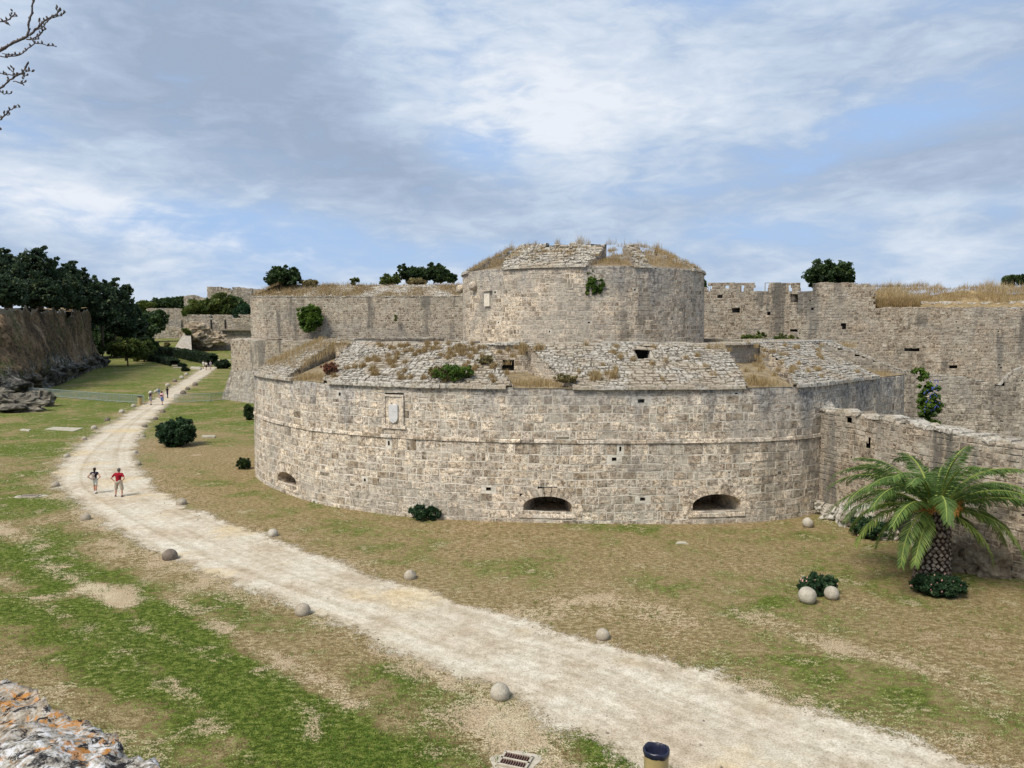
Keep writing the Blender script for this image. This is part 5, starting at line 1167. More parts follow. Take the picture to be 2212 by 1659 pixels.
for (x, yb, yt, w, l, sd_, m_, sz) in ((975, 822, 784, 104, 'sprawling green caper bush on the bastion parapet left of the middle embrasure', 451, M_FIG, .08), (712, 808, 782, 44, 'reddish shrub among dry grass on the left of the bastion parapet', 452, M_RED, .09), (1048, 786, 768, 40, 'pale pinkish weed above the caper bush', 453, M_DRYG, .08), (945, 815, 790, 60, 'dry yellowish tangle left of the caper bush', 454, M_DRYG, .08), (1222, 826, 808, 60, 'dry brush in the middle embrasure', 455, M_DRYG, .08)):
    b_ = onslope(x, yb)[1]; bush(x, yb, yt, w, l, sd_, m_, n=2600 if w > 90 else 1300, size=sz, Yo=b_[1] , shape=.6)
# blue flowering creeper beside the bastion's right end
e = empty('creeper', (27.2, 51, 5), label='green creeper with blue flowers hanging beside the right end of the bastion', cat='climbing plant')
Yc = 52.2; lob = []
for x, y, r in ((1994, 815, 10), (2000, 835, 14), (2003, 860, 17), (2010, 850, 22), (2006, 885, 20), (2012, 880, 20), (1998, 905, 10), (2008, 912, 14), (1985, 800, 8), (2018, 910, 9)):
    w = D(x, y, Yc - (x - 1990) * .02); lob.append((w[0], w[1], w[2], r / F * Yc, .5, r / F * Yc))
crown('foliage', lob, 4500, .16, M_FIG, 460, e, clump=.4)
rg = np.random.default_rng(5); mb = MB()
for _ in range(46):
    w = D(rg.uniform(1996, 2030), rg.uniform(822, 890), Yc - .75); mb.tube([w, (w[0], w[1] - .03, w[2] + .06)], [.045, .03], 5)
mb.build('blue_flowers', M_BLUEF, e)['kind'] = 'stuff'

# dry grass on the ramparts (uncountable)
def slope_pts(Mf, c, u0, u1, v0, v1, n, rg, dens=None):
    u = rg.uniform(u0, u1, n); v = rg.uniform(v0, v1, n); P = Mf(u, v, np.full(n, .0))
    f = np.array([fbm(a[0] * .35, a[1] * .35, a[2] * .5, 3) for a in P]); k = f + rg.normal(0, .18, n) > (dens if dens is not None else .15); return P[k]
rg = np.random.default_rng(99)
def clumps(C0, k, sp, rg): 
    C0 = np.asarray(C0); i = rg.integers(0, len(C0), k); return C0[i] + np.c_[rg.normal(0, sp, (k, 2)), np.zeros(k)]
def dg(name, P, h, tint, label, w=.016, mat_=M_DRY, lean=.5):
    h = (np.broadcast_to(h, len(P)) if np.ndim(h) == 0 else h) * rg.uniform(.6, 1.2, len(P)); o = blades(name, P, h, w, mat_, np.broadcast_to(tint, len(P)), lean, per=1, rng=rg); tag(o, label, 'grass', kind='stuff')
# bastion parapet: dense on the left, sparse tufts elsewhere
uA = cuts[0][0]; uA2 = cuts[0][1]; uL0 = BC.u_px(545, ZT, 0, lo_u, hi_u) - 6
P1 = slope_pts(MS, BC, uL0, uA, .9, SL, 4200, rg, -.25)
c1 = slope_pts(MS, BC, uA2, cuts[1][0], .3, SL, 210, rg, -.12); P2 = clumps(c1, 13000, .085, rg); P2[:, 2] = P2[:, 2] + (P2[:, 1] * 0)
c2 = slope_pts(MS, BC, cuts[1][1], cuts[3][1], .3, SL, 150, rg, -.02); P3 = clumps(c2, 4200, .075, rg)
P4 = []
for (x, y, n_, s_) in ((650, 806, 900, .55), (690, 806, 500, .4), (1655, 815, 1100, .5), (1630, 800, 300, .3), (1640, 826, 400, .4), (1115, 824, 350, .6), (1180, 826, 500, .7), (1145, 822, 300, .5), (1925, 806, 300, .5), (1290, 818, 260, .12), (1325, 816, 240, .12), (1130, 756, 260, .10), (1165, 756, 300, .13), (1860, 748, 200, .3), (1545, 752, 100, .3)):
    if 600 < x < 1000 or 1100 < x < 1260 and y > 800 or 1600 < x < 1700 or x > 1900:
        u = uo(x); P0 = BC.p(np.array([u]))[0] - BC.n(np.array([u]))[0] * .8; z = ZF
    else:
        q_ = onslope(x, y); P0 = q_[1][:2]; z = q_[1][2] - .05
    P4.append(np.c_[P0[0] + rg.normal(0, s_, n_), P0[1] + rg.normal(0, s_ * .7, n_), np.full(n_, z)])
P4 = np.vstack(P4)
dg('dry_grass', P1, .45, .5, 'straw coloured grass thick on the left end of the bastion parapet')
dg('dry_grass', P2, .28, .35, 'brownish grass tufts scattered over the left half of the bastion parapet')
dg('dry_grass', P3, .30, .45, 'sparse straw tufts on the middle and right of the bastion parapet')
dg('dry_grass', P4, .50, .6, 'tall straw grass standing in the bastion embrasures')
# tower cap
c3 = slope_pts(TMS, TC, 0, TC.L, .1, TSL, 500, rg, .05); P5 = clumps(c3, 6000, .12, rg)
th = rg.uniform(0, 6.28, 4200); P6 = np.c_[TCX + 5.75 * np.cos(th) + rg.normal(0, .15, 4200), TCY + 5.75 * np.sin(th) + rg.normal(0, .15, 4200), np.full(4200, ZTC)]
P6 = P6[np.array([fbm(a[0] * .9, a[1] * .9, 0, 3) for a in P6]) > .02]
tl = rg.uniform(0, 1, 2600); ul = rg.uniform(tu(1000) - 4, tu(1090), 2600); P7 = TMS(ul, rg.uniform(.1, TSL, 2600), np.zeros(2600)); P7 = P7[np.array([fbm(a[0] * .7, a[1] * .7, a[2], 3) for a in P7]) > .14]
P8 = []
for (a, b_, c_, d_), nn_ in zip(tcuts, (300, 900, 500)):
    u = rg.uniform(a, b_, nn_); of = rg.uniform(.1, 3, nn_); P8.append(np.c_[TC.p(u) - TC.n(u) * of[:, None], np.full(nn_, ZTT + .05) + of * .22])
P8 = np.vstack(P8); ur = rg.uniform(tu(1440), tu(1515) + 4, 1600); P9 = TMS(ur, rg.uniform(.3, TSL, 1600), np.zeros(1600)); P9 = P9[np.array([fbm(a[0] * .7, a[1] * .7, a[2], 3) for a in P9]) > .16]
dg('dry_grass', np.vstack([P5, P8]), .36, .45, 'dry grass tufts over the broken cap of the drum tower', w=.018)
dg('dry_grass', P6, np.clip(.25 + .9 * np.array([fbm(a[0] * .9, a[1] * .9, 0, 3) for a in P6]), .15, .75), .5, 'fringe of dry grass along the top rim of the drum tower', w=.018)
dg('dry_grass', np.vstack([P7, P9]), .38, .5, 'dry grass on the left and right shoulders of the drum tower cap', w=.018)
MSL = M_slope(CL1, ZL, math.radians(24), .05)
P10 = slope_pts(MSL, CL1, 18, CL1.L, 0, 4.4, 26000, rg, .04); dg('dry_grass', P10, .50, .35, 'brown grass on the sloping top of the left curtain wall', w=.03)
P11 = slope_pts(MSL, CL1, 24, 40, 0, 4.4, 2500, rg, -1); dg('dry_grass', P11, .7, .55, 'taller straw grass at the left corner of the curtain wall top', w=.035)
# right bank
iu = np.array(iu); sel = rg.choice(iu, 24000); of = rg.uniform(1.6, 6, 24000); P12 = np.c_[P[sel] - N[sel] * of[:, None] + rg.normal(0, .08, (24000, 2)), 11.85 + (of - 1.5) * .36]; f12 = np.array([fbm(a[0] * .33, a[1] * .5, 0, 4) for a in P12]); k12 = f12 + rg.normal(0, .12, len(f12)) > -.34; P12 = P12[k12]; f12 = f12[k12]
dg('dry_grass', P12, np.clip(.55 + 1.3 * f12, .2, 1.2), np.clip(.55 + f12 * .9, .05, 1), 'thick straw grass bank above the right curtain wall', w=.022)
s2 = rg.choice([i for i in iu if u2px(us[i], CRc, 12)[0] < 1990], 5000); of = rg.uniform(.1, 1.5, 5000); P13 = np.c_[P[s2] - N[s2] * of[:, None], np.full(5000, 11.35) + of * .3]
dg('dry_grass', P13, .8, .35, 'brown grass tuft on the ledge left of the straw bank', w=.022)
ht = CRc.u_px(1862, 13); P14 = CRc.p(rg.uniform(ht, ht + 6, 500)); P14 = np.c_[P14 - np.array([[0, -.4]]), np.full(500, 13.4)]; dg('dry_grass', P14, .5, .4, 'wispy grass on the broken right battlement', w=.02)
# ---------------------------------------------------------------- stone balls
M_BALL = None
def ballmat(name, cols):
    m, q = mat(name); g = q.geo(); n1 = q.noise(g, 2.2, 6, .65); n2 = q.noise(g, 26, 5, .7)
    c = q.ramp(n1, [(.3, cols[0]), (.5, cols[1]), (.7, cols[2])]); c = q.mix(1, c, q.ramp(n2, [(.3, (.62, .61, .6)), (.5, (1, 1, 1)), (.7, (1.2, 1.2, 1.2))]), 'MULTIPLY')
    finish(q, c, .92, n2, .5, .02, .15); return m
M_BALL = ballmat('ball_stone', [(.20, .17, .13), (.33, .29, .23), (.43, .39, .32)])
M_BALLP = ballmat('pale_ball_stone', [(.26, .23, .18), (.38, .35, .29), (.47, .44, .375)])
M_BALLD = ballmat('dark_ball_stone', [(.09, .075, .06), (.17, .14, .115), (.24, .21, .17)])
def ball(xp, yb, rpx, label, seed, material=M_BALL, sink=.38, group='stone balls lining the gravel path', z0=None, Yo=None):
    p = GT(xp, yb) if Yo is None else D(xp, yb, Yo); R = rpx / F * p[1] * .97; 
    import bmesh
    bm = bmesh.new(); bmesh.ops.create_icosphere(bm, subdivisions=4, radius=R)
    for v in bm.verts:
        k = 1 + .025 * mn.noise(v.co * (2.2 / R) * .6 + Vector((seed, 0, 0))) + .012 * mn.noise(v.co * 9 / R * .5 + Vector((0, seed, 0))); v.co = v.co * k
        if seed % 3 == 0 and v.co.x > R * .82: v.co.x = R * .82
    for f in bm.faces: f.smooth = True
    me = bpy.data.meshes.new('stone_ball'); bm.to_mesh(me); bm.free(); me.materials.append(material)
    o = bpy.data.objects.new('stone_ball', me); COL.objects.link(o); o.location = (p[0], p[1] + R * .6, p[2] + R * (1 - (sink + .08) * 1.6)); o.rotation_euler = (seed * .7, seed * 1.3, seed)
    return tag(o, label, 'stone ball', group)
BL = [(1080, 1514, 22.5, 'largest stone ball, on the near left edge of the path', M_BALLP, .2), (1303, 1383, 16, 'pale stone ball on the right edge of the path, nearest the viewer', M_BALL, .25), (885, 1252, 14.5, 'grey stone ball half sunk at the right edge, where the path turns yellowish', M_BALL, .33),
      (651, 1330, 18, 'two toned stone ball, dark on its left side, on the left edge of the path', M_BALL, .3), (363, 1210, 17, 'darkest brown stone ball left of the path, below the two walkers', M_BALLD, .33), (587, 1159, 12, 'pale stone ball on the right path edge, between the lone bush and the yellowish stretch', M_BALLP, .33),
      (389, 1091, 11.5, 'stone ball on the right path edge, just below the man in the red shirt', M_BALL, .36), (181, 1124, 11.5, 'stone ball in the worn grass left of the path, below the woman with the backpack', M_BALL, .36), (116, 1052, 9.5, 'stone ball at the left bulge of the path next to the small drain', M_BALL, .4),
      (142, 988, 6.5, 'first stone ball above the left bulge of the path', M_BALLP, .42), (180, 950, 6, 'second stone ball up the left path edge from the bulge', M_BALL, .42), (201, 927, 6.5, 'third stone ball up the left path edge, beside the pale slab', M_BALLP, .4), (230, 909, 6, 'fourth stone ball up the left path edge from the bulge', M_BALLD, .4), (261, 892, 6, 'fifth stone ball up the left path edge, below the far bin', M_BALLP, .35), (287, 879, 5, 'sixth stone ball on the left path edge, nearest the far bin', M_BALLP, .35),
      (297, 1005, 6.5, 'stone ball on the right path edge, level with the walkers heads', M_BALL, .36), (290, 980, 6, 'pale stone ball on the right path edge left of the lone bush foot', M_BALLP, .4), (307, 944, 6, 'flat sunk stone ball on the right path edge left of the lone bush', M_BALL, .5), (311, 923, 6, 'brownish sunk stone ball level with the top of the lone bush', M_BALLD, .5), (334, 907, 6, 'low sunk stone above and left of the lone bush', M_BALLD, .52), (350, 891, 6, 'low sunk stone at the path edge below the right barriers', M_BALLD, .52),
      (324, 851, 5, 'pale stone ball beside the white haired walker', M_BALLP, .3), (335, 848, 4, 'small stone ball left of the path among the four walkers', M_BALLP, .3), (341, 846, 5, 'stone ball partly behind the walker with the grey vest', M_BALLP, .3), (361, 835, 5.5, 'pale stone ball just above the walker in black', M_BALLP, .3), (376, 825, 5.5, 'dark flat stone left of the far path above the walker in black', M_BALLD, .45), (391, 818, 5, 'pale stone ball on the left of the far path, third from its bend', M_BALLP, .3), (401, 811, 4.5, 'pale stone ball on the left of the far path, second from its bend', M_BALLP, .3),
      (394, 851, 6.5, 'brown stone just above the left end of the right barriers', M_BALLD, .4), (404, 842, 5.5, 'squat brown stone on the right of the far path above the barriers', M_BALLD, .4), (420, 833, 6, 'rounded brown stone highest on the right of the far path', M_BALLD, .4), (429, 797, 4, 'pale stone ball near the low slabs at the path end', M_BALLP, .3), (447, 793, 4, 'grey flat boulder near the far trio of walkers', M_BALLD, .4)]
for i, (x, y, r, l, m_, s_) in enumerate(BL): ball(x, y, r, l, i + 1, m_, s_)
ball(1748, 1140, 12.5, 'lone stone ball at the corner between the bastion and the spur wall', 3, M_BALLP, .08, group=None)
for i, (x, y, r, l) in enumerate([(1748, 1306, 20.5, 'largest pale stone ball at the front left of the flowering cluster'), (1800, 1297, 16.5, 'rosy stone ball at the right of the flowering cluster'), (1743, 1266, 12, 'small stone ball at the back left of the flowering cluster'), (1785, 1274, 12.5, 'mossy stone ball at the back right of the flowering cluster')]):
    ball(x, y, r, l, 40 + i, (M_BALLP, M_BALLP, M_BALL, M_BALL)[i], .05, 'stone balls in the flowering cluster')
ball(2090, 1228, 20, 'dark stone ball behind the palm trunk, by the rocks', 51, M_BALLD, .1, 'stone balls behind the palm')
ball(2056, 1228, 19, 'stone ball half hidden by the palm trunk', 52, M_BALLD, .1, 'stone balls behind the palm')

# ---------------------------------------------------------------- slabs, steps, drains
M_SLAB = plain('pale_slab', (.38, .35, .28), .9, .2, 3, .2, .4)
def slab(quad, label, seed, h=.05, name='stone_slab'):
    rnd = random.Random(seed); P_ = [GT(*p) for p in quad]; n0 = []
    for a, b_ in zip(P_, P_[1:] + P_[:1]):
        for f in (0, .25, .5, .75): n0.append((a[0] + (b_[0] - a[0]) * f + rnd.uniform(-.06, .06), a[1] + (b_[1] - a[1]) * f + rnd.uniform(-.06, .06)))
    k = len(n0); mb = MB(); mb.add([(x, y, gz(x, y) - .1) for x, y in n0] + [(x, y, gz(x, y) + h) for x, y in n0], [tuple(range(k, 2 * k))] + [(i, (i + 1) % k, k + (i + 1) % k, k + i) for i in range(k)])
    return tag(mb.build(name, M_SLAB), label, 'stone slab')
slab([(97, 928), (160, 932), (180, 925), (118, 923)], 'long pale stone slab flush with the lawn left of the path', 1)
slab([(42, 930), (62, 932), (66, 928), (48, 927)], 'small pale slab at the far left of the lawn', 2)
slab([(436, 946), (464, 946), (464, 943), (437, 943)], 'narrow pale slab in the lawn right of the lone bush', 3, .12)
slab([(1460, 1175), (1486, 1176), (1483, 1171), (1462, 1171)], 'small pale slab lying before the bastion wall', 4, .04)
slab([(410, 798), (432, 800), (436, 796), (414, 794)], 'flat slab bench beside the far end of the path', 5, .3)
a = GT(386, 795); b_ = GT(374, 783); se = empty('garden_steps', a, label='small stone steps beside the clipped bushes below the lower hedge', cat='steps')
for i in range(5): f = i / 4; mb = MB(); mb.box((a[0] * (1 - f) + b_[0] * f, a[1] * (1 - f) + b_[1] * f, gz(a[0], a[1]) + .1 + .16 * i), (2.4, 1.4, .22), .3); mb.build('step', M_SLAB, se)
M_RUST = plain('rusty_iron', (.13, .075, .06), .8, .3, 12); M_CONC = plain('drain_concrete', (.42, .38, .31), .95, .2, 6, .2, .5)
def drain(xp, yp, rz, L, Wd, label):
    p = GT(xp, yp); e = empty('drain_grate', (p[0], p[1], p[2]), label=label, cat='drain'); co, si = math.cos(rz), math.sin(rz)
    mb = MB(); rnd = random.Random(int(xp)); pts = []
    for i in range(28): a = i / 28 * 2 * math.pi; r_ = 1 + .18 * math.sin(a * 2 + 1) + .10 * math.sin(a * 5) + rnd.uniform(-.04, .04); pts.append((p[0] + math.cos(a) * L * .78 * r_ , p[1] + math.sin(a) * Wd * .95 * r_, p[2] + .008))
    mb.add(pts, [tuple(range(28))]); mb.build('concrete_surround', M_CONC, e)
    mb = MB(); mb.box((p[0], p[1], p[2] + .008), (L, Wd, .02), rz); mb.build('shaft', M_DARK, e)
    mb = MB()
    for s_ in (-1, 0, 1): mb.box((p[0] - si * s_ * Wd / 2, p[1] + co * s_ * Wd / 2, p[2] + .035), (L + .06, .05, .04), rz)
    for s_ in (-1, 1): mb.box((p[0] + co * s_ * L / 2, p[1] + si * s_ * L / 2, p[2] + .035), (.05, Wd, .04), rz)
    mb.build('frame', M_CONC, e); mb = MB(); nb = 11
    for r_ in (-1, 1):
        for i in range(nb):
            u = -L / 2 + L * (i + .5) / nb; v = r_ * Wd / 4; mb.box((p[0] + co * u - si * v, p[1] + si * u + co * v, p[2] + .034), (L / nb * .42, Wd / 2 - .06, .03), rz)
    o = mb.build('bars', M_RUST, e); return e
drain(1113, 1646, -.35, .62, .5, 'near iron drain grate in pale concrete at the bottom of the photo'); drain(65, 1072, 0, .95, .5, 'small drain grate at the left beside the bulge of the path')

# ---------------------------------------------------------------- bins
M_TAN = plain('tan_paint', (.47, .37, .18), .6, .08, 4, .4); M_BAG = plain('black_bag', (.012, .015, .035), .35, .3, 8, .5)
def bin_(p, R, hgt, label):
    e = empty('litter_bin', p, label=label, cat='bin', group='cylindrical tan litter bins'); mb = MB(); mb.lathe([(R * .97, .0), (R, .02), (R, hgt - .05), (R * 1.015, hgt - .04), (R * 1.015, hgt), (R * .96, hgt), (R * .94, .06), (0.01, .05)], p, 40); mb.build('body', M_TAN, e, True)
    n = 64; prof = [(1.03, -.085), (1.07, -.05), (1.09, 0), (1.05, .03), (.99, .035), (.92, .02), (.82, -.05), (.70, -.16), (.55, -.26), (.25, -.33), (.02, -.34)]; V = []; rnd = random.Random(3)
    for j, (r_, z) in enumerate(prof):
        for k in range(n):
            a = 2 * math.pi * k / n; w_ = .010 * math.sin(a * 9 + j * .6) + .010 * math.sin(a * 17 + 1.3 * j) + .03 * mn.noise(Vector((math.cos(a) * 3, math.sin(a) * 3, j * .4)))
            rr = R * (r_ + w_ * (1 if j > 0 else .5)); V.append((p[0] + rr * math.cos(a), p[1] + rr * math.sin(a), p[2] + hgt + z + .010 * math.sin(a * 3 + 1) + .005 * math.sin(a * 7)))
    mb = MB(); mb.add(V, [(j * n + k, j * n + (k + 1) % n, (j + 1) * n + (k + 1) % n, (j + 1) * n + k) for j in range(len(prof) - 1) for k in range(n)]); mb.build('bag_liner', M_BAG, e, True)
p = G(1418, 1620, .92); bin_((p[0], p[1], 0), .245, .92, 'tan litter bin with black bag at the bottom edge of the photo')
p = GT(302.6, 874); bin_(p, .27, 1.0, 'small far tan litter bin beside the left row of barriers')

# ---------------------------------------------------------------- crowd barriers
M_GALV = plain('galvanised_steel', (.27, .32, .31), .5, .15, 3, .5)
BW = 2.2
def barrier0():
    e = empty('crowd_barrier', (0, 0, 0)); mb = MB(); h = 1.08; w = BW * .48
    mb.tube([(-w, 0, .16), (-w, 0, h - .06), (-w + .06, 0, h), (w - .06, 0, h), (w, 0, h - .06), (w, 0, .16), (-w, 0, .16)], [.032] * 7, 6); mb.build('frame', M_GALV, e)
    mb = MB()
    for i in range(15): x = -w + (i + 1) * 2 * w / 16; mb.tube([(x, 0, .16), (x, 0, h)], [.017] * 2, 5)
    mb.build('bars', M_GALV, e)
    for s_ in (-.75, .75): mb = MB(); mb.tube([(s_, -.28, .02), (s_, 0, .16), (s_, .28, .02)], [.018] * 3, 5); mb.build('foot', M_GALV, e)
    return e
proto = barrier0(); used = False
def place_barrier(x, y, rz, label, group):
    global used
    if not used: e = proto; used = True
    else:
        e = proto.copy(); COL.objects.link(e)
        for ch in proto.children: c = ch.copy(); COL.objects.link(c); c.parent = e
    e.location = (x, y, gz(x, y)); e.rotation_euler = (0, 0, rz); tag(e, label, 'barrier', group)
ORD = ['first', 'second', 'third', 'fourth', 'fifth', 'sixth', 'seventh', 'eighth', 'ninth', 'tenth', 'eleventh', 'twelfth', 'thirteenth', 'fourteenth', 'fifteenth', 'sixteenth']
def fence_row(pts, fmt, group):
    P_ = np.array([GT(*p)[:2] for p in pts]); dd = np.r_[0, np.cumsum(np.hypot(*np.diff(P_, axis=0).T))]; n = int(round(dd[-1] / BW)); 
    for i in range(n):
        a, b_ = [np.array([np.interp(t, dd, P_[:, 0]), np.interp(t, dd, P_[:, 1])]) for t in (dd[-1] * i / n, dd[-1] * (i + 1) / n)]; m_ = (a + b_) / 2; d_ = b_ - a
        place_barrier(m_[0], m_[1], math.atan2(d_[1], d_[0]), fmt % ORD[i], group)
fence_row([(377, 870.5), (450, 868), (516, 862.5)], '%s grey crowd barrier from the path in the right row', 'steel crowd barriers right of the path')
fence_row([(312, 872.5), (230, 868), (164, 862), (90, 856), (21, 851)], '%s grey crowd barrier from the path in the left row', 'steel crowd barriers left of the path')

# ---------------------------------------------------------------- palm
pb = G(2013, 1262); ptop = 2.85; pe = empty('palm_tree', pb, label='stout palm tree with arching fronds and scaly trunk in front of the spur wall', cat='palm')
M_TRK = plain('palm_trunk_core', (.06, .04, .03), .95, .3, 8, .1, .4)
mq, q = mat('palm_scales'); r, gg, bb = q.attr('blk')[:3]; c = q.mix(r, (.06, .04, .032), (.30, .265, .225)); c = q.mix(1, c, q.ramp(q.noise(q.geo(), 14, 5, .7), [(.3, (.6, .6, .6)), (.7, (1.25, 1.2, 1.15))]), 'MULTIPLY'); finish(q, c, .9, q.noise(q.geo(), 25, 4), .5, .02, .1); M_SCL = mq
def trR(z): return .50 + .12 * math.exp(-((z) / .35) ** 2) * 1.0 + .04 * math.sin(z * 1.6) - .10 * smooth((z - 1.9) / .6)
mb = MB(); mb.lathe([(trR(z) - .02, z) for z in np.linspace(-.05, ptop, 24)] + [(.02, ptop + .1)], pb, 40); mb.build('trunk', M_TRK, pe, True)
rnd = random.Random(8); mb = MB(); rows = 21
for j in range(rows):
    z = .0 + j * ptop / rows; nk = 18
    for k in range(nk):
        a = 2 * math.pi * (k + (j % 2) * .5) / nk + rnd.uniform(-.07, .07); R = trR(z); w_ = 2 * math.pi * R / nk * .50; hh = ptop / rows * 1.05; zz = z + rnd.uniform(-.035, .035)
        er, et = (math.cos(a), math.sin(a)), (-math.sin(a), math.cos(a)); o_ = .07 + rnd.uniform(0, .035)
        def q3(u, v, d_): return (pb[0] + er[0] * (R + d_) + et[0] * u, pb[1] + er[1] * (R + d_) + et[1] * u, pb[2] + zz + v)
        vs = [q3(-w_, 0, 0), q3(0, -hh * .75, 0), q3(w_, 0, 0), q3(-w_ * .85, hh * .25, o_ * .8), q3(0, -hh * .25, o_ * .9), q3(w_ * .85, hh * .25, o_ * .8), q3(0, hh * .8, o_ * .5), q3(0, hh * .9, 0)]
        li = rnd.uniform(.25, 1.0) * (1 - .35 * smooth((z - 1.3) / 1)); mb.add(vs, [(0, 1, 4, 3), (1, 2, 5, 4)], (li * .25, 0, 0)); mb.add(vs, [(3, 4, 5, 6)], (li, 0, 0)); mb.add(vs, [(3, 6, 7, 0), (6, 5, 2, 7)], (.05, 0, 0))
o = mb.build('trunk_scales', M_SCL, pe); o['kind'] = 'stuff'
def frond(a, e0, L, droop, seed):
    """a: azimuth, e0: start elevation, droop: total bend"""
    rg = np.random.default_rng(seed); n = 46; s_ = np.linspace(0, 1, n); el = e0 - droop * s_ ** 1.25; ds = L / (n - 1)
    er = np.array([math.cos(a), math.sin(a), 0]); up = np.array([0, 0, 1.]); et = np.cross(up, er); P_ = [np.array([pb[0], pb[1], pb[2] + ptop - .02]) + er * .30 + up * (.12 * math.sin(e0))]; sw = rg.uniform(-.25, .25)
    for i in range(n - 1): P_.append(P_[-1] + (er * math.cos(el[i]) + up * math.sin(el[i]) + et * sw * s_[i] * .5) * ds)
    P_ = np.array(P_); V = []; Fq = []; at = []
    rad = .035 * (1 - s_) ** .8 + .006
    for i in range(n):    # rachis: square section
        t = er * math.cos(el[i]) + up * math.sin(el[i]); nn = np.cross(et, t)
        for du, dv in ((-1, -.6), (1, -.6), (1, .6), (-1, .6)): V.append(P_[i] + et * du * rad[i] + nn * dv * rad[i] * .6)
    for i in range(n - 1):
        for k in range(4): Fq.append((4 * i + k, 4 * i + (k + 1) % 4, 4 * i + 4 + (k + 1) % 4, 4 * i + 4 + k)); at.append((1, .5, 0))
    nl = 56
    for side in (-1, 1):
        for j in range(nl):
            f = .10 + .90 * (j + rg.uniform(0, .6)) / nl; x = f * (n - 1); i = min(n - 2, int(x)); p0 = P_[i] + (P_[i + 1] - P_[i]) * (x - i); t = er * math.cos(el[i]) + up * math.sin(el[i]); nn = np.cross(t, et); 
            ll = .60 * min(1, (f - .04) / .22) * (1 - .62 * f ** 2.2) * rg.uniform(.85, 1.1); fw_ = .55 + .55 * f + rg.uniform(-.08, .08); 
            d_ = et * side * math.cos(fw_ * .8) + t * math.sin(fw_ * .8) * 1.0 + (np.array([0, 0, -1.]) * (.35 + rg.uniform(-.1, .15))) + (-nn) * rg.uniform(-.25, .1); d_ /= np.linalg.norm(d_)
            wv = np.cross(d_, nn); wv /= np.linalg.norm(wv) + 1e-9; w_ = .0175 * rg.uniform(.8, 1.2); b_ = len(V); mid = p0 + d_ * ll * .55; tip = p0 + d_ * ll + np.array([0, 0, -1]) * ll * rg.uniform(.05, .2)
            V += [p0 - wv * w_ * .6, p0 + wv * w_ * .6, mid + wv * w_, tip, mid - wv * w_]; Fq.append((b_, b_ + 1, b_ + 2, b_ + 3, b_ + 4)); at.append((float(np.clip(.34 + .2 * (seed % 5) / 4 + .25 * (e0 < .3) + rg.normal(0, .13), 0, .9)), .5, 0))
    return V, Fq, at
rnd = random.Random(15); rings = [(6, 74, 88, 3.1), (10, 60, 105, 3.7), (12, 46, 104, 3.9), (11, 28, 96, 3.8), (11, 6, 85, 3.4), (7, -14, 55, 2.5)]; sd_ = 0
for cnt, e0, dr, L in rings:
    for k in range(cnt):
        a = 2 * math.pi * (k + rnd.uniform(-.3, .3)) / cnt + cnt * .4; sd_ += 1
        da_ = abs((a + math.pi / 2 + math.pi) % (2 * math.pi) - math.pi)
        if e0 < 30 and da_ < math.radians(20 if e0 > 20 else 38): continue
        if e0 > 20 and da_ < .9: dr2 = dr * .72
        else: dr2 = dr
        V, Fq, at = frond(a, math.radians(e0 + rnd.uniform(-7, 7)), L * rnd.uniform(.9, 1.05), math.radians(dr2 + rnd.uniform(-12, 12)), sd_); mesh('frond', V, Fq, M_PALM, pe, attr=at)
mb = MB(); rg = np.random.default_rng(3)
M_FRUIT = plain('fruit_stalks', (.42, .20, .05), .8, .25, 10)
for k in range(5):
    a = [3.9, 4.4, 5.0, 5.5, 3.3][k]; c = np.array([pb[0] + .62 * math.cos(a), pb[1] + .62 * math.sin(a), pb[2] + ptop + .1 + .2 * (k % 2)]); mb = MB()
    for i in range(46): d_ = np.array([math.cos(a), math.sin(a), -.5]) + rg.normal(0, .45, 3); d_ /= np.linalg.norm(d_); e_ = c + d_ * rg.uniform(.18, .36); mb.tube([tuple(c), tuple(e_), tuple(e_ + np.array([0, 0, -.05]))], [.012, .02, .006], 4)
    mb.build('fruit_cluster', M_FRUIT, pe)

# ---------------------------------------------------------------- foreground parapet the viewer stands behind
A0 = np.array(G(0, 1498, 8.87)[:2]); B0 = np.array(G(300, 1664, 8.87)[:2]); dh = (B0 - A0) / np.hypot(*(B0 - A0)); nh = np.array([dh[1], -dh[0]]);
if nh @ (-A0) < 0: nh = -nh
V = []; na, nb = 420, 90; sgrid = np.concatenate([np.linspace(-7, -.35, 60), np.linspace(-.34, 1.0, 310), np.linspace(1.02, 6, 50)])
for s_ in sgrid:
    for j in range(nb):
        if j < 14: w_, z = -.03 - .02 * (13 - j) / 13, 8.84 - (13 - j) / 13 * .55 if j > 0 else -.2
        elif j < 76: w_, z = -.03 + (j - 14) / 61 * .42, 8.87
        else: w_, z = .40 + .02 * (j - 76) / 13, 8.87 - (j - 75) / 14 * 1.3
        p = A0 + dh * s_ + nh * w_; v = Vector((p[0], p[1], z)); f = mn.fractal(v * 5, .9, 2.1, 6); f2 = mn.fractal(v * 22, .8, 2.1, 4)
        dd = .016 * f + .011 * f2; 
        if 10 <= j < 80: z += dd
        p = p - nh * (.020 * mn.fractal(v * 11 + Vector((5, 5, 5)), .9, 2.1, 5) + .006 * f2) * (1 if j < 40 else 0) ; V.append((p[0], p[1], z))
k = len(sgrid); Fq = np.array([(i * nb + j, (i + 1) * nb + j, (i + 1) * nb + j + 1, i * nb + j + 1) for i in range(k - 1) for j in range(nb - 1)])
tag(mesh('parapet', V, Fq, M_EDGE, smooth_=True), 'rough white, black and orange lichen covered stone parapet at the bottom left corner', 'parapet')

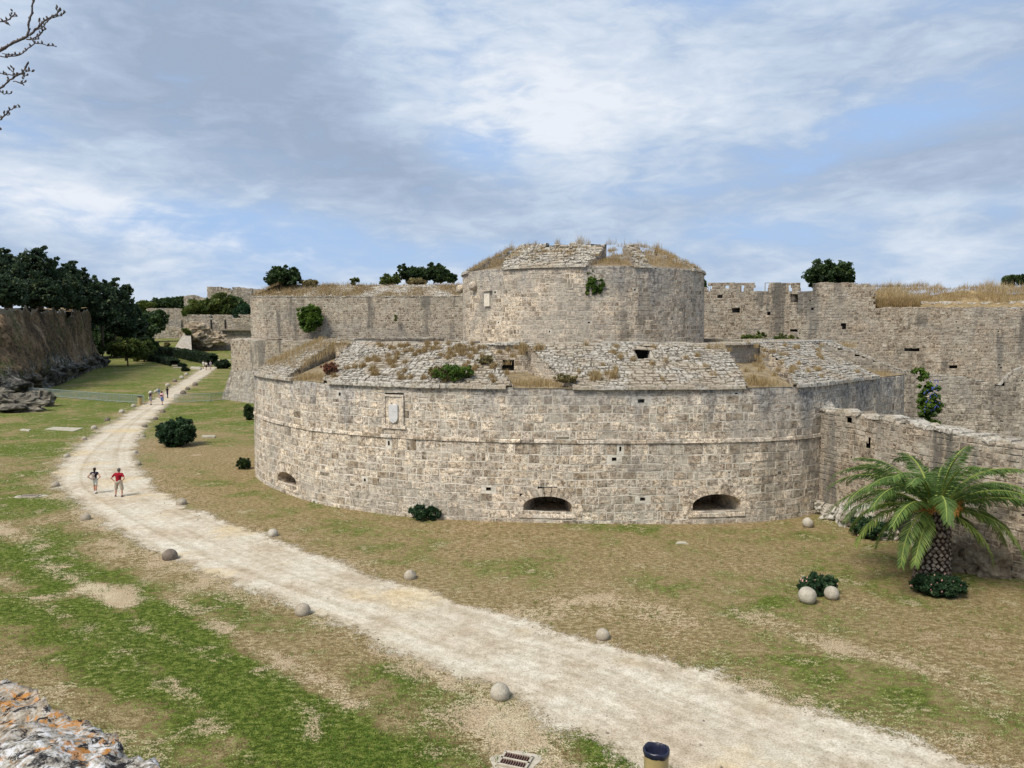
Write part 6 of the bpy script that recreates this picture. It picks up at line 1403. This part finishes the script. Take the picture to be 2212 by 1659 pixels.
# ---------------------------------------------------------------- bare tree branches at the upper left
te = empty('bare_tree', (-7.4, 5.4, 7.4), label='bare twigs of a leafless tree reaching in at the upper left corner', cat='tree'); YB = 5.0
def bp(pts): return [D(x / 5.815, y / 5.815, YB) for x, y in pts]
def br_(pts, r0, r1, name='branch', src=None):
    W_ = bp(pts); n = len(W_); rr = [(r0 + (r1 - r0) * i / (n - 1)) / 5.815 / F * YB for i in range(n)]
    if src: W_ = [src] + W_; rr = [.035] + rr
    # add knots
    Q, R_ = [], []; rnd = random.Random(int(pts[0][0] * 7 + pts[0][1]))
    for i in range(len(W_) - 1):
        a, b_ = W_[i], W_[i + 1]
        for f in (0, .33, .66): Q.append(tuple(a[k] * (1 - f) + b_[k] * f + rnd.uniform(-1, 1) * .0035 for k in range(3))); R_.append((rr[i] * (1 - f) + rr[i + 1] * f) * rnd.uniform(.85, 1.3))
    Q.append(W_[-1]); R_.append(rr[-1] * 1.3); mb = MB(); mb.tube(Q, R_, 7)
    for i in range(3, len(Q), 2):    # buds
        p = Q[i]; d_ = (rnd.uniform(-1, 1) * .012, rnd.uniform(-.01, .01), .012 + rnd.uniform(0, .01)); mb.tube([p, (p[0] + d_[0] * .5, p[1], p[2] + d_[2] * .5), (p[0] + d_[0], p[1] + d_[1], p[2] + d_[2])], [.004, .0065, .002], 5)
    return mb.build(name, M_TWIG, te, True)
tz = lambda z: (-7.0, 5.3, z)
br_([(-200, 760), (0, 645), (100, 580), (200, 520), (300, 480), (350, 455)], 17, 14, src=tz(10.6))
br_([(350, 455), (358, 380), (365, 280), (400, 180), (415, 60), (430, -60)], 12, 9)
br_([(370, 445), (440, 380), (500, 320), (560, 260), (620, 220), (700, 190), (750, 140), (765, 128)], 12, 5, 'twig')
br_([(440, 385), (520, 350), (580, 290), (620, 240), (690, 208), (775, 198)], 6, 6, 'twig'); br_([(500, 310), (490, 270), (490, 245)], 5, 5, 'twig'); br_([(480, 270), (560, 268)], 3, 3, 'twig')
br_([(720, 170), (718, 120), (715, 75)], 6, 4, 'twig'); br_([(750, 185), (790, 175), (828, 153)], 6, 5, 'twig')
br_([(330, 490), (400, 495), (490, 450), (540, 390), (575, 352)], 8, 8, 'twig'); br_([(400, 492), (440, 540), (500, 550), (600, 570), (710, 585)], 7, 5, 'twig'); br_([(400, 495), (450, 490), (490, 485)], 6, 7, 'twig')
br_([(440, 540), (380, 580), (300, 650), (240, 690), (100, 715), (70, 725), (-120, 660)], 6, 8, 'twig'); br_([(20, 660), (120, 690), (240, 685)], 5, 5, 'twig')
br_([(-180, 1260), (0, 1110), (100, 1030), (190, 960), (270, 930), (300, 880), (330, 830), (350, 800)], 11, 7, src=tz(9.6))
br_([(-120, 880), (0, 920), (60, 940), (150, 940), (260, 930), (350, 945)], 6, 6, 'twig'); br_([(180, 960), (165, 880), (145, 845)], 5, 6, 'twig'); br_([(165, 900), (125, 875)], 5, 5, 'twig'); br_([(270, 930), (330, 900), (390, 895), (420, 900)], 5, 2, 'twig'); br_([(165, 1020), (250, 1040), (300, 1070)], 6, 6, 'twig'); br_([(260, 1040), (310, 1035)], 5, 4, 'twig'); br_([(280, 1030), (290, 1000), (320, 955)], 2, 1, 'twig'); br_([(300, 880), (360, 882)], 5, 5, 'twig')
br_([(-80, 1100), (0, 1145), (60, 1180), (140, 1172)], 7, 5, 'twig'); br_([(110, 1025), (108, 995)], 5, 5, 'twig')
br_([(-160, 1590), (0, 1480), (60, 1450), (110, 1400), (170, 1355), (185, 1350)], 9, 6, src=tz(9.0)); br_([(185, 1350), (250, 1350)], 3, 1, 'twig'); br_([(60, 1445), (45, 1420)], 7, 6, 'twig'); br_([(60, 1450), (120, 1438)], 6, 4, 'twig'); br_([(-60, 1500), (20, 1502)], 7, 6, 'twig'); br_([(-60, 1640), (15, 1628)], 6, 4, 'twig')
br_([(-200, 290), (-40, 270), (40, 268), (120, 240), (190, 178)], 8, 7, src=tz(11.6)); br_([(40, 270), (90, 300), (125, 318)], 6, 5, 'twig'); br_([(140, 215), (140, 180), (160, 125)], 3, 1, 'twig'); br_([(150, 215), (215, 207)], 5, 2, 'twig')
mb = MB(); mb.tube([(-7.4, 5.4, 7.2), (-7.3, 5.4, 8.2), (-7.1, 5.35, 9.3), (-7.05, 5.3, 10.4), (-6.9, 5.3, 11.6), (-6.95, 5.2, 13)], [.16, .13, .10, .08, .06, .03], 10); mb.build('trunk', M_TWIG, te, True)
# ground on which the viewer and that tree stand
Vb = []; 
for s_ in (-60, -7, 0, 6, 60):
    for w_ in (.45, 8, 60): p = A0 + dh * s_ + nh * w_; Vb.append((p[0], p[1], 7.55))
tag(mesh('terrace_ground', Vb, [(3 * i + k, 3 * i + k + 1, 3 * i + 4 + k, 3 * i + 3 + k) for i in range(4) for k in (0, 1)], M_BANKE), 'earth behind the parapet where the viewer stands', 'ground', kind='structure')

# ---------------------------------------------------------------- people
def capsule(V, Fc, a, b_, ra, rb, n=14, m=6):
    a, b_ = Vector(a), Vector(b_); d_ = b_ - a; L = d_.length; t = d_ / L if L > 1e-6 else Vector((0, 0, 1)); x = t.cross(Vector((.31, .95, .1))).normalized(); y = t.cross(x); base = len(V); rings = []
    for i in range(m + 1): th = math.pi / 2 * i / m; rings.append((a - t * ra * math.cos(th), ra * math.sin(th)))
    for i in range(m + 1): th = math.pi / 2 * i / m; rings.append((b_ + t * rb * math.sin(th), rb * math.cos(th)))
    for c, r in rings:
        for k in range(n): u = 2 * math.pi * k / n; V.append(tuple(c + (x * math.cos(u) + y * math.sin(u)) * max(r, 1e-4)))
    for i in range(len(rings) - 1):
        for k in range(n): Fc.append((base + i * n + k, base + i * n + (k + 1) % n, base + (i + 1) * n + (k + 1) % n, base + (i + 1) * n + k))
    Fc.append(tuple(base + k for k in range(n))[::-1]); Fc.append(tuple(base + (len(rings) - 1) * n + k for k in range(n)))
def flesh(name, caps, material, parent, vox, flat=None):
    V, Fc = [], []
    for c in caps: capsule(V, Fc, *c)
    if flat: V = [(x, y * flat(z), z) for x, y, z in V]
    o = mesh(name, V, Fc, material, None, attr=[(.5, .5, 0)] * len(Fc)); o.parent = parent
    r = o.modifiers.new('join', 'REMESH'); r.mode = 'VOXEL'; r.voxel_size = vox; r.use_smooth_shade = True; s = o.modifiers.new('soften', 'SMOOTH'); s.iterations = 3; s.factor = .5; return o
SKIN = plain('skin', (.44, .24, .165), .6, .08, 5, .35); CM = {}
def cloth(c):
    if c not in CM: CM[c] = plain('cloth_%d' % len(CM), c, .9, .14, 12, .15)
    return CM[c]
def person(px, py, hpx, label, shirt, pants, hair, pose='walk', rz=0, shorts=True, fat=1.0, extras=(), shoes=(.04, .04, .05), vox=.02, long_hair=False, sleeves=True, lean=0.0, step=.16, socks=None, top2=None):
    p = GT(px, py); S = hpx / F * p[1] / 1.75; e = empty('person', p, rz, label=label, cat='person'); e.scale = (S, S, S)
    f = fat; hip = .94; K = []
    # legs (right +x forward step)
    legs = {}
    for sx, st in ((-1, step), (1, -step)):
        h_ = (sx * .095 * f, 0, hip - .04); kn = (sx * .105 * f, st * .55 + .04, .50); an = (sx * .10 * f, st, .09 + (0.05 if st < 0 and pose == 'walk' else 0)); toe = (sx * .115 * f, st + .16, .035 + (0 if st > 0 else .0)); legs[sx] = (h_, kn, an, toe)
    if pose == 'stand':
        legs[-1] = ((-.10 * f, 0, .90), (-.155 * f, .03, .50), (-.19, -.02, .09), (-.30, .10, .035)); legs[1] = ((.10 * f, 0, .90), (.19 * f, .0, .49), (.25, -.10, .09), (.27, .07, .035))
    ly = lambda z: lean * max(0, z - .95)
    pel, wst, chs, nk, hd = (0, 0, .97), (0, ly(1.12) - .01, 1.12), (0, ly(1.32), 1.32), (0, ly(1.5) + .01, 1.50), (0, ly(1.64) + .03, 1.635)
    arms = {}
    for sx in (-1, 1):
        sh = (sx * .185 * f, ly(1.42), 1.425)
        if pose in ('hips', 'stand'): el = (sx * (.40 + .02 * f), -.10 + ly(1.15), 1.17); wr = (sx * (.215 * f + .01), -.015, .985); d_ = (-sx * .06, .05, -.06)
        else: sw = -sx * .10; el = (sx * .25 * f, sw * .5 + ly(1.15), 1.15); wr = (sx * .26 * f, sw * 1.6 + .06, .92); d_ = (0, .02, -.09)
        arms[sx] = (sh, el, wr, d_)
    body = [((0, .0, .93), (0, 0, 1.0), .13 * f, .135 * f), (pel, wst, .13 * f, .12 * f), (wst, chs, .12 * f, .15 * f), ((-.10 * f, chs[1], 1.36), (.10 * f, chs[1], 1.36), .115, .115), ((-.15 * f, chs[1], 1.42), (.15 * f, chs[1], 1.42), .06, .06), (chs, nk, .08, .055), (nk, hd, .055, .06), ((hd[0], hd[1], 1.66), (hd[0], hd[1] + .01, 1.62), .095, .075), ((hd[0], hd[1] + .085, 1.62), (hd[0], hd[1] + .10, 1.61), .018, .015), ((hd[0] - .095, hd[1], 1.63), (hd[0] - .10, hd[1], 1.65), .015, .018), ((hd[0] + .095, hd[1], 1.63), (hd[0] + .10, hd[1], 1.65), .015, .018), ((hd[0], hd[1] + .06, 1.57), (hd[0], hd[1] + .05, 1.56), .035, .035)]
    for sx in (-1, 1):
        h_, kn, an, toe = legs[sx]; body += [(h_, kn, .088 * f, .055), (kn, (kn[0] * .5 + an[0] * .5, kn[1] * .6 + an[1] * .4 - .01, .34), .053, .055), ((kn[0] * .5 + an[0] * .5, kn[1] * .6 + an[1] * .4 - .01, .34), an, .055, .036), (an, toe, .036, .032)]
        sh, el, wr, d_ = arms[sx]; body += [(sh, el, .050, .040), (el, wr, .040, .027), (wr, tuple(wr[k] + d_[k] * .7 for k in range(3)), .028, .034)]
        if vox < .015:
            dv = Vector(d_).normalized(); b0 = Vector(wr) + Vector(d_) * .9; sd2 = dv.cross(Vector((0, 1, 0.2))).normalized()
            for q_ in range(4): o_ = sd2 * (q_ - 1.5) * .019; ln = (.055, .065, .062, .048)[q_]; m1 = b0 + o_ + dv * ln * .5; body += [(tuple(b0 + o_), tuple(m1), .0095, .009), (tuple(m1), tuple(m1 + dv * ln * .4 + Vector((0, .012, -.01))), .009, .008)]
            t0 = Vector(wr) + Vector(d_) * .4 - sd2 * .03; body += [(tuple(t0), tuple(t0 + dv * .03 - sd2 * .03), .011, .0095)]
    flesh('body', body, SKIN, e, max(.0075, vox * .6) if vox < .015 else vox)
    sc = [((0, 0, .985), wst, .145 * f, .137 * f), (wst, chs, .137 * f, .165 * f), ((-.11 * f, chs[1], 1.36), (.11 * f, chs[1], 1.36), .13, .13), ((-.155 * f, chs[1], 1.415), (.155 * f, chs[1], 1.415), .072, .072), (chs, (0, nk[1] - .01, 1.455), .10, .07)]
    if sleeves:
        for sx in (-1, 1): sh, el = arms[sx][:2]; t_ = .62 if sleeves is True else sleeves; sc.append((sh, tuple(sh[k] + (el[k] - sh[k]) * t_ for k in range(3)), .068, .064))
    flesh('shirt', sc, cloth(shirt), e, vox)
    pc = [((-.04, 0, .93), (.04, 0, .95), .148 * f, .148 * f), ((0, 0, .95), (0, 0, 1.03), .145 * f, .14 * f)]
    for sx in (-1, 1):
        h_, kn, an, toe = legs[sx]
        if shorts: pc.append((h_, tuple(h_[k] + (kn[k] - h_[k]) * (.78 if shorts is True else shorts) for k in range(3)), .108 * f, .092 * f))
        else: pc += [(h_, kn, .105 * f, .075), (kn, (an[0], an[1], .14), .075, .055)]
    flesh('shorts' if shorts else 'trousers', pc, cloth(pants), e, vox)
    for sx in (-1, 1):
        h_, kn, an, toe = legs[sx]; col = shoes if not isinstance(shoes, dict) else shoes[sx]
        flesh('shoe', [((an[0], an[1] - .03, .05 + an[2] - .09), toe, .048, .042), ((an[0], an[1] - .03, an[2] - .045), (an[0], an[1], an[2]), .042, .045)], cloth(col), e, .012)
        if socks: flesh('sock', [((an[0], an[1], an[2]), (an[0], an[1] - .0, an[2] + .09), .045, .044)], cloth(socks), e, .012)
    hc = [((0, hd[1] - .025, 1.675), (0, hd[1] - .005, 1.69), .096, .092), ((0, hd[1] - .04, 1.62), (0, hd[1] - .035, 1.66), .082, .09)]
    if long_hair: hc += [((0, hd[1] - .06, 1.60), (0, hd[1] - .07, 1.60 - long_hair), .07, .045)]
    flesh('hair', hc, cloth(hair), e, .014)
    for nm, caps, colr in extras: flesh(nm, caps, cloth(colr), e, .012 if vox < .015 else .02)
    return e
person(206, 1066, 56.5, 'person in black top and white shorts with grey backpack, both hands on hips', (.015, .014, .028), (.58, .60, .56), (.035, .022, .02), 'hips', .05, shorts=.62, fat=.93, vox=.012, sleeves=.25, long_hair=.12, step=.12, shoes={-1: (.7, .7, .7), 1: (.08, .08, .09)}, socks=(.7, .7, .7),
       extras=[('backpack', [((-.07, -.20, 1.08), (.07, -.20, 1.08), .085, .085), ((-.055, -.20, 1.33), (.055, -.20, 1.33), .065, .065), ((0, -.20, 1.08), (0, -.20, 1.36), .105, .075), ((-.11, -.13, 1.42), (-.11, -.02, 1.45), .02, .02), ((.11, -.13, 1.42), (.11, -.02, 1.45), .02, .02)], (.30, .25, .22))])
person(257, 1073, 62, 'person in dark red polo shirt and beige shorts standing on the path', (.26, .010, .022), (.38, .33, .26), (.10, .09, .085), 'stand', -.05, fat=1.14, vox=.012, shorts=.92, lean=.12, sleeves=.6, shoes=(.06, .06, .08))
person(326, 875, 30, 'person with white hair, black top and grey shorts walking, nearest the far bin', (.015, .015, .025), (.22, .22, .26), (.70, .68, .64), 'walk', -.3, vox=.018, sleeves=False, extras=[('shoulder_bag', [((-.12, -.12, 1.40), (.16, -.12, 1.05), .025, .025), ((-.22, -.08, 1.0), (-.20, -.08, .85), .06, .07)], (.65, .6, .55))])
person(350.5, 875, 30, 'person in pink patterned shirt and blue shorts walking up the path', (.55, .33, .33), (.10, .15, .34), (.02, .015, .02), 'walk', -.2, vox=.018, fat=1.1, extras=[('waist_bag', [((-.05, -.18, 1.22), (.06, -.18, 1.25), .07, .07)], (.02, .015, .05))])
person(344, 860, 22, 'person with brown hair and a blue grey vest over white sleeves, behind the pink shirt', (.10, .16, .22), (.25, .27, .30), (.10, .05, .03), 'walk', -.2, vox=.02, long_hair=.2, extras=[('bag', [((.0, -.15, 1.2), (0, -.15, 1.35), .08, .06)], (.08, .14, .18))])
person(362, 860, 24, 'slim person with long dark hair dressed in black on the path', (.012, .010, .02), (.012, .010, .03), (.03, .015, .015), 'walk', -.2, shorts=False, vox=.018, fat=.85, long_hair=.3)
person(372, 782, 12, 'person in light blue shirt walking on the lawn near the lower hedge', (.12, .42, .62), (.03, .10, .25), (.3, .25, .2), 'walk', .3, vox=.025, shorts=False, fat=1.15)
person(439.5, 796.5, 17, 'person in white, left of the far trio on the path', (.6, .58, .52), (.5, .5, .45), (.25, .2, .15), 'walk', 0, vox=.025)
person(445.5, 799, 18, 'person in white top and black shorts, middle of the far trio', (.65, .6, .55), (.02, .02, .02), (.08, .05, .04), 'walk', 0, vox=.025)
person(455, 798, 18, 'person in purplish grey, right of the far trio', (.30, .26, .32), (.25, .22, .26), (.3, .2, .15), 'walk', 0, vox=.025)
person(c8(503), c8y(1138), 7, 'tiny person in white on the far raised lawn', (.7, .7, .7), (.3, .25, .25), (.1, .08, .06), 'walk', 0, vox=.03)
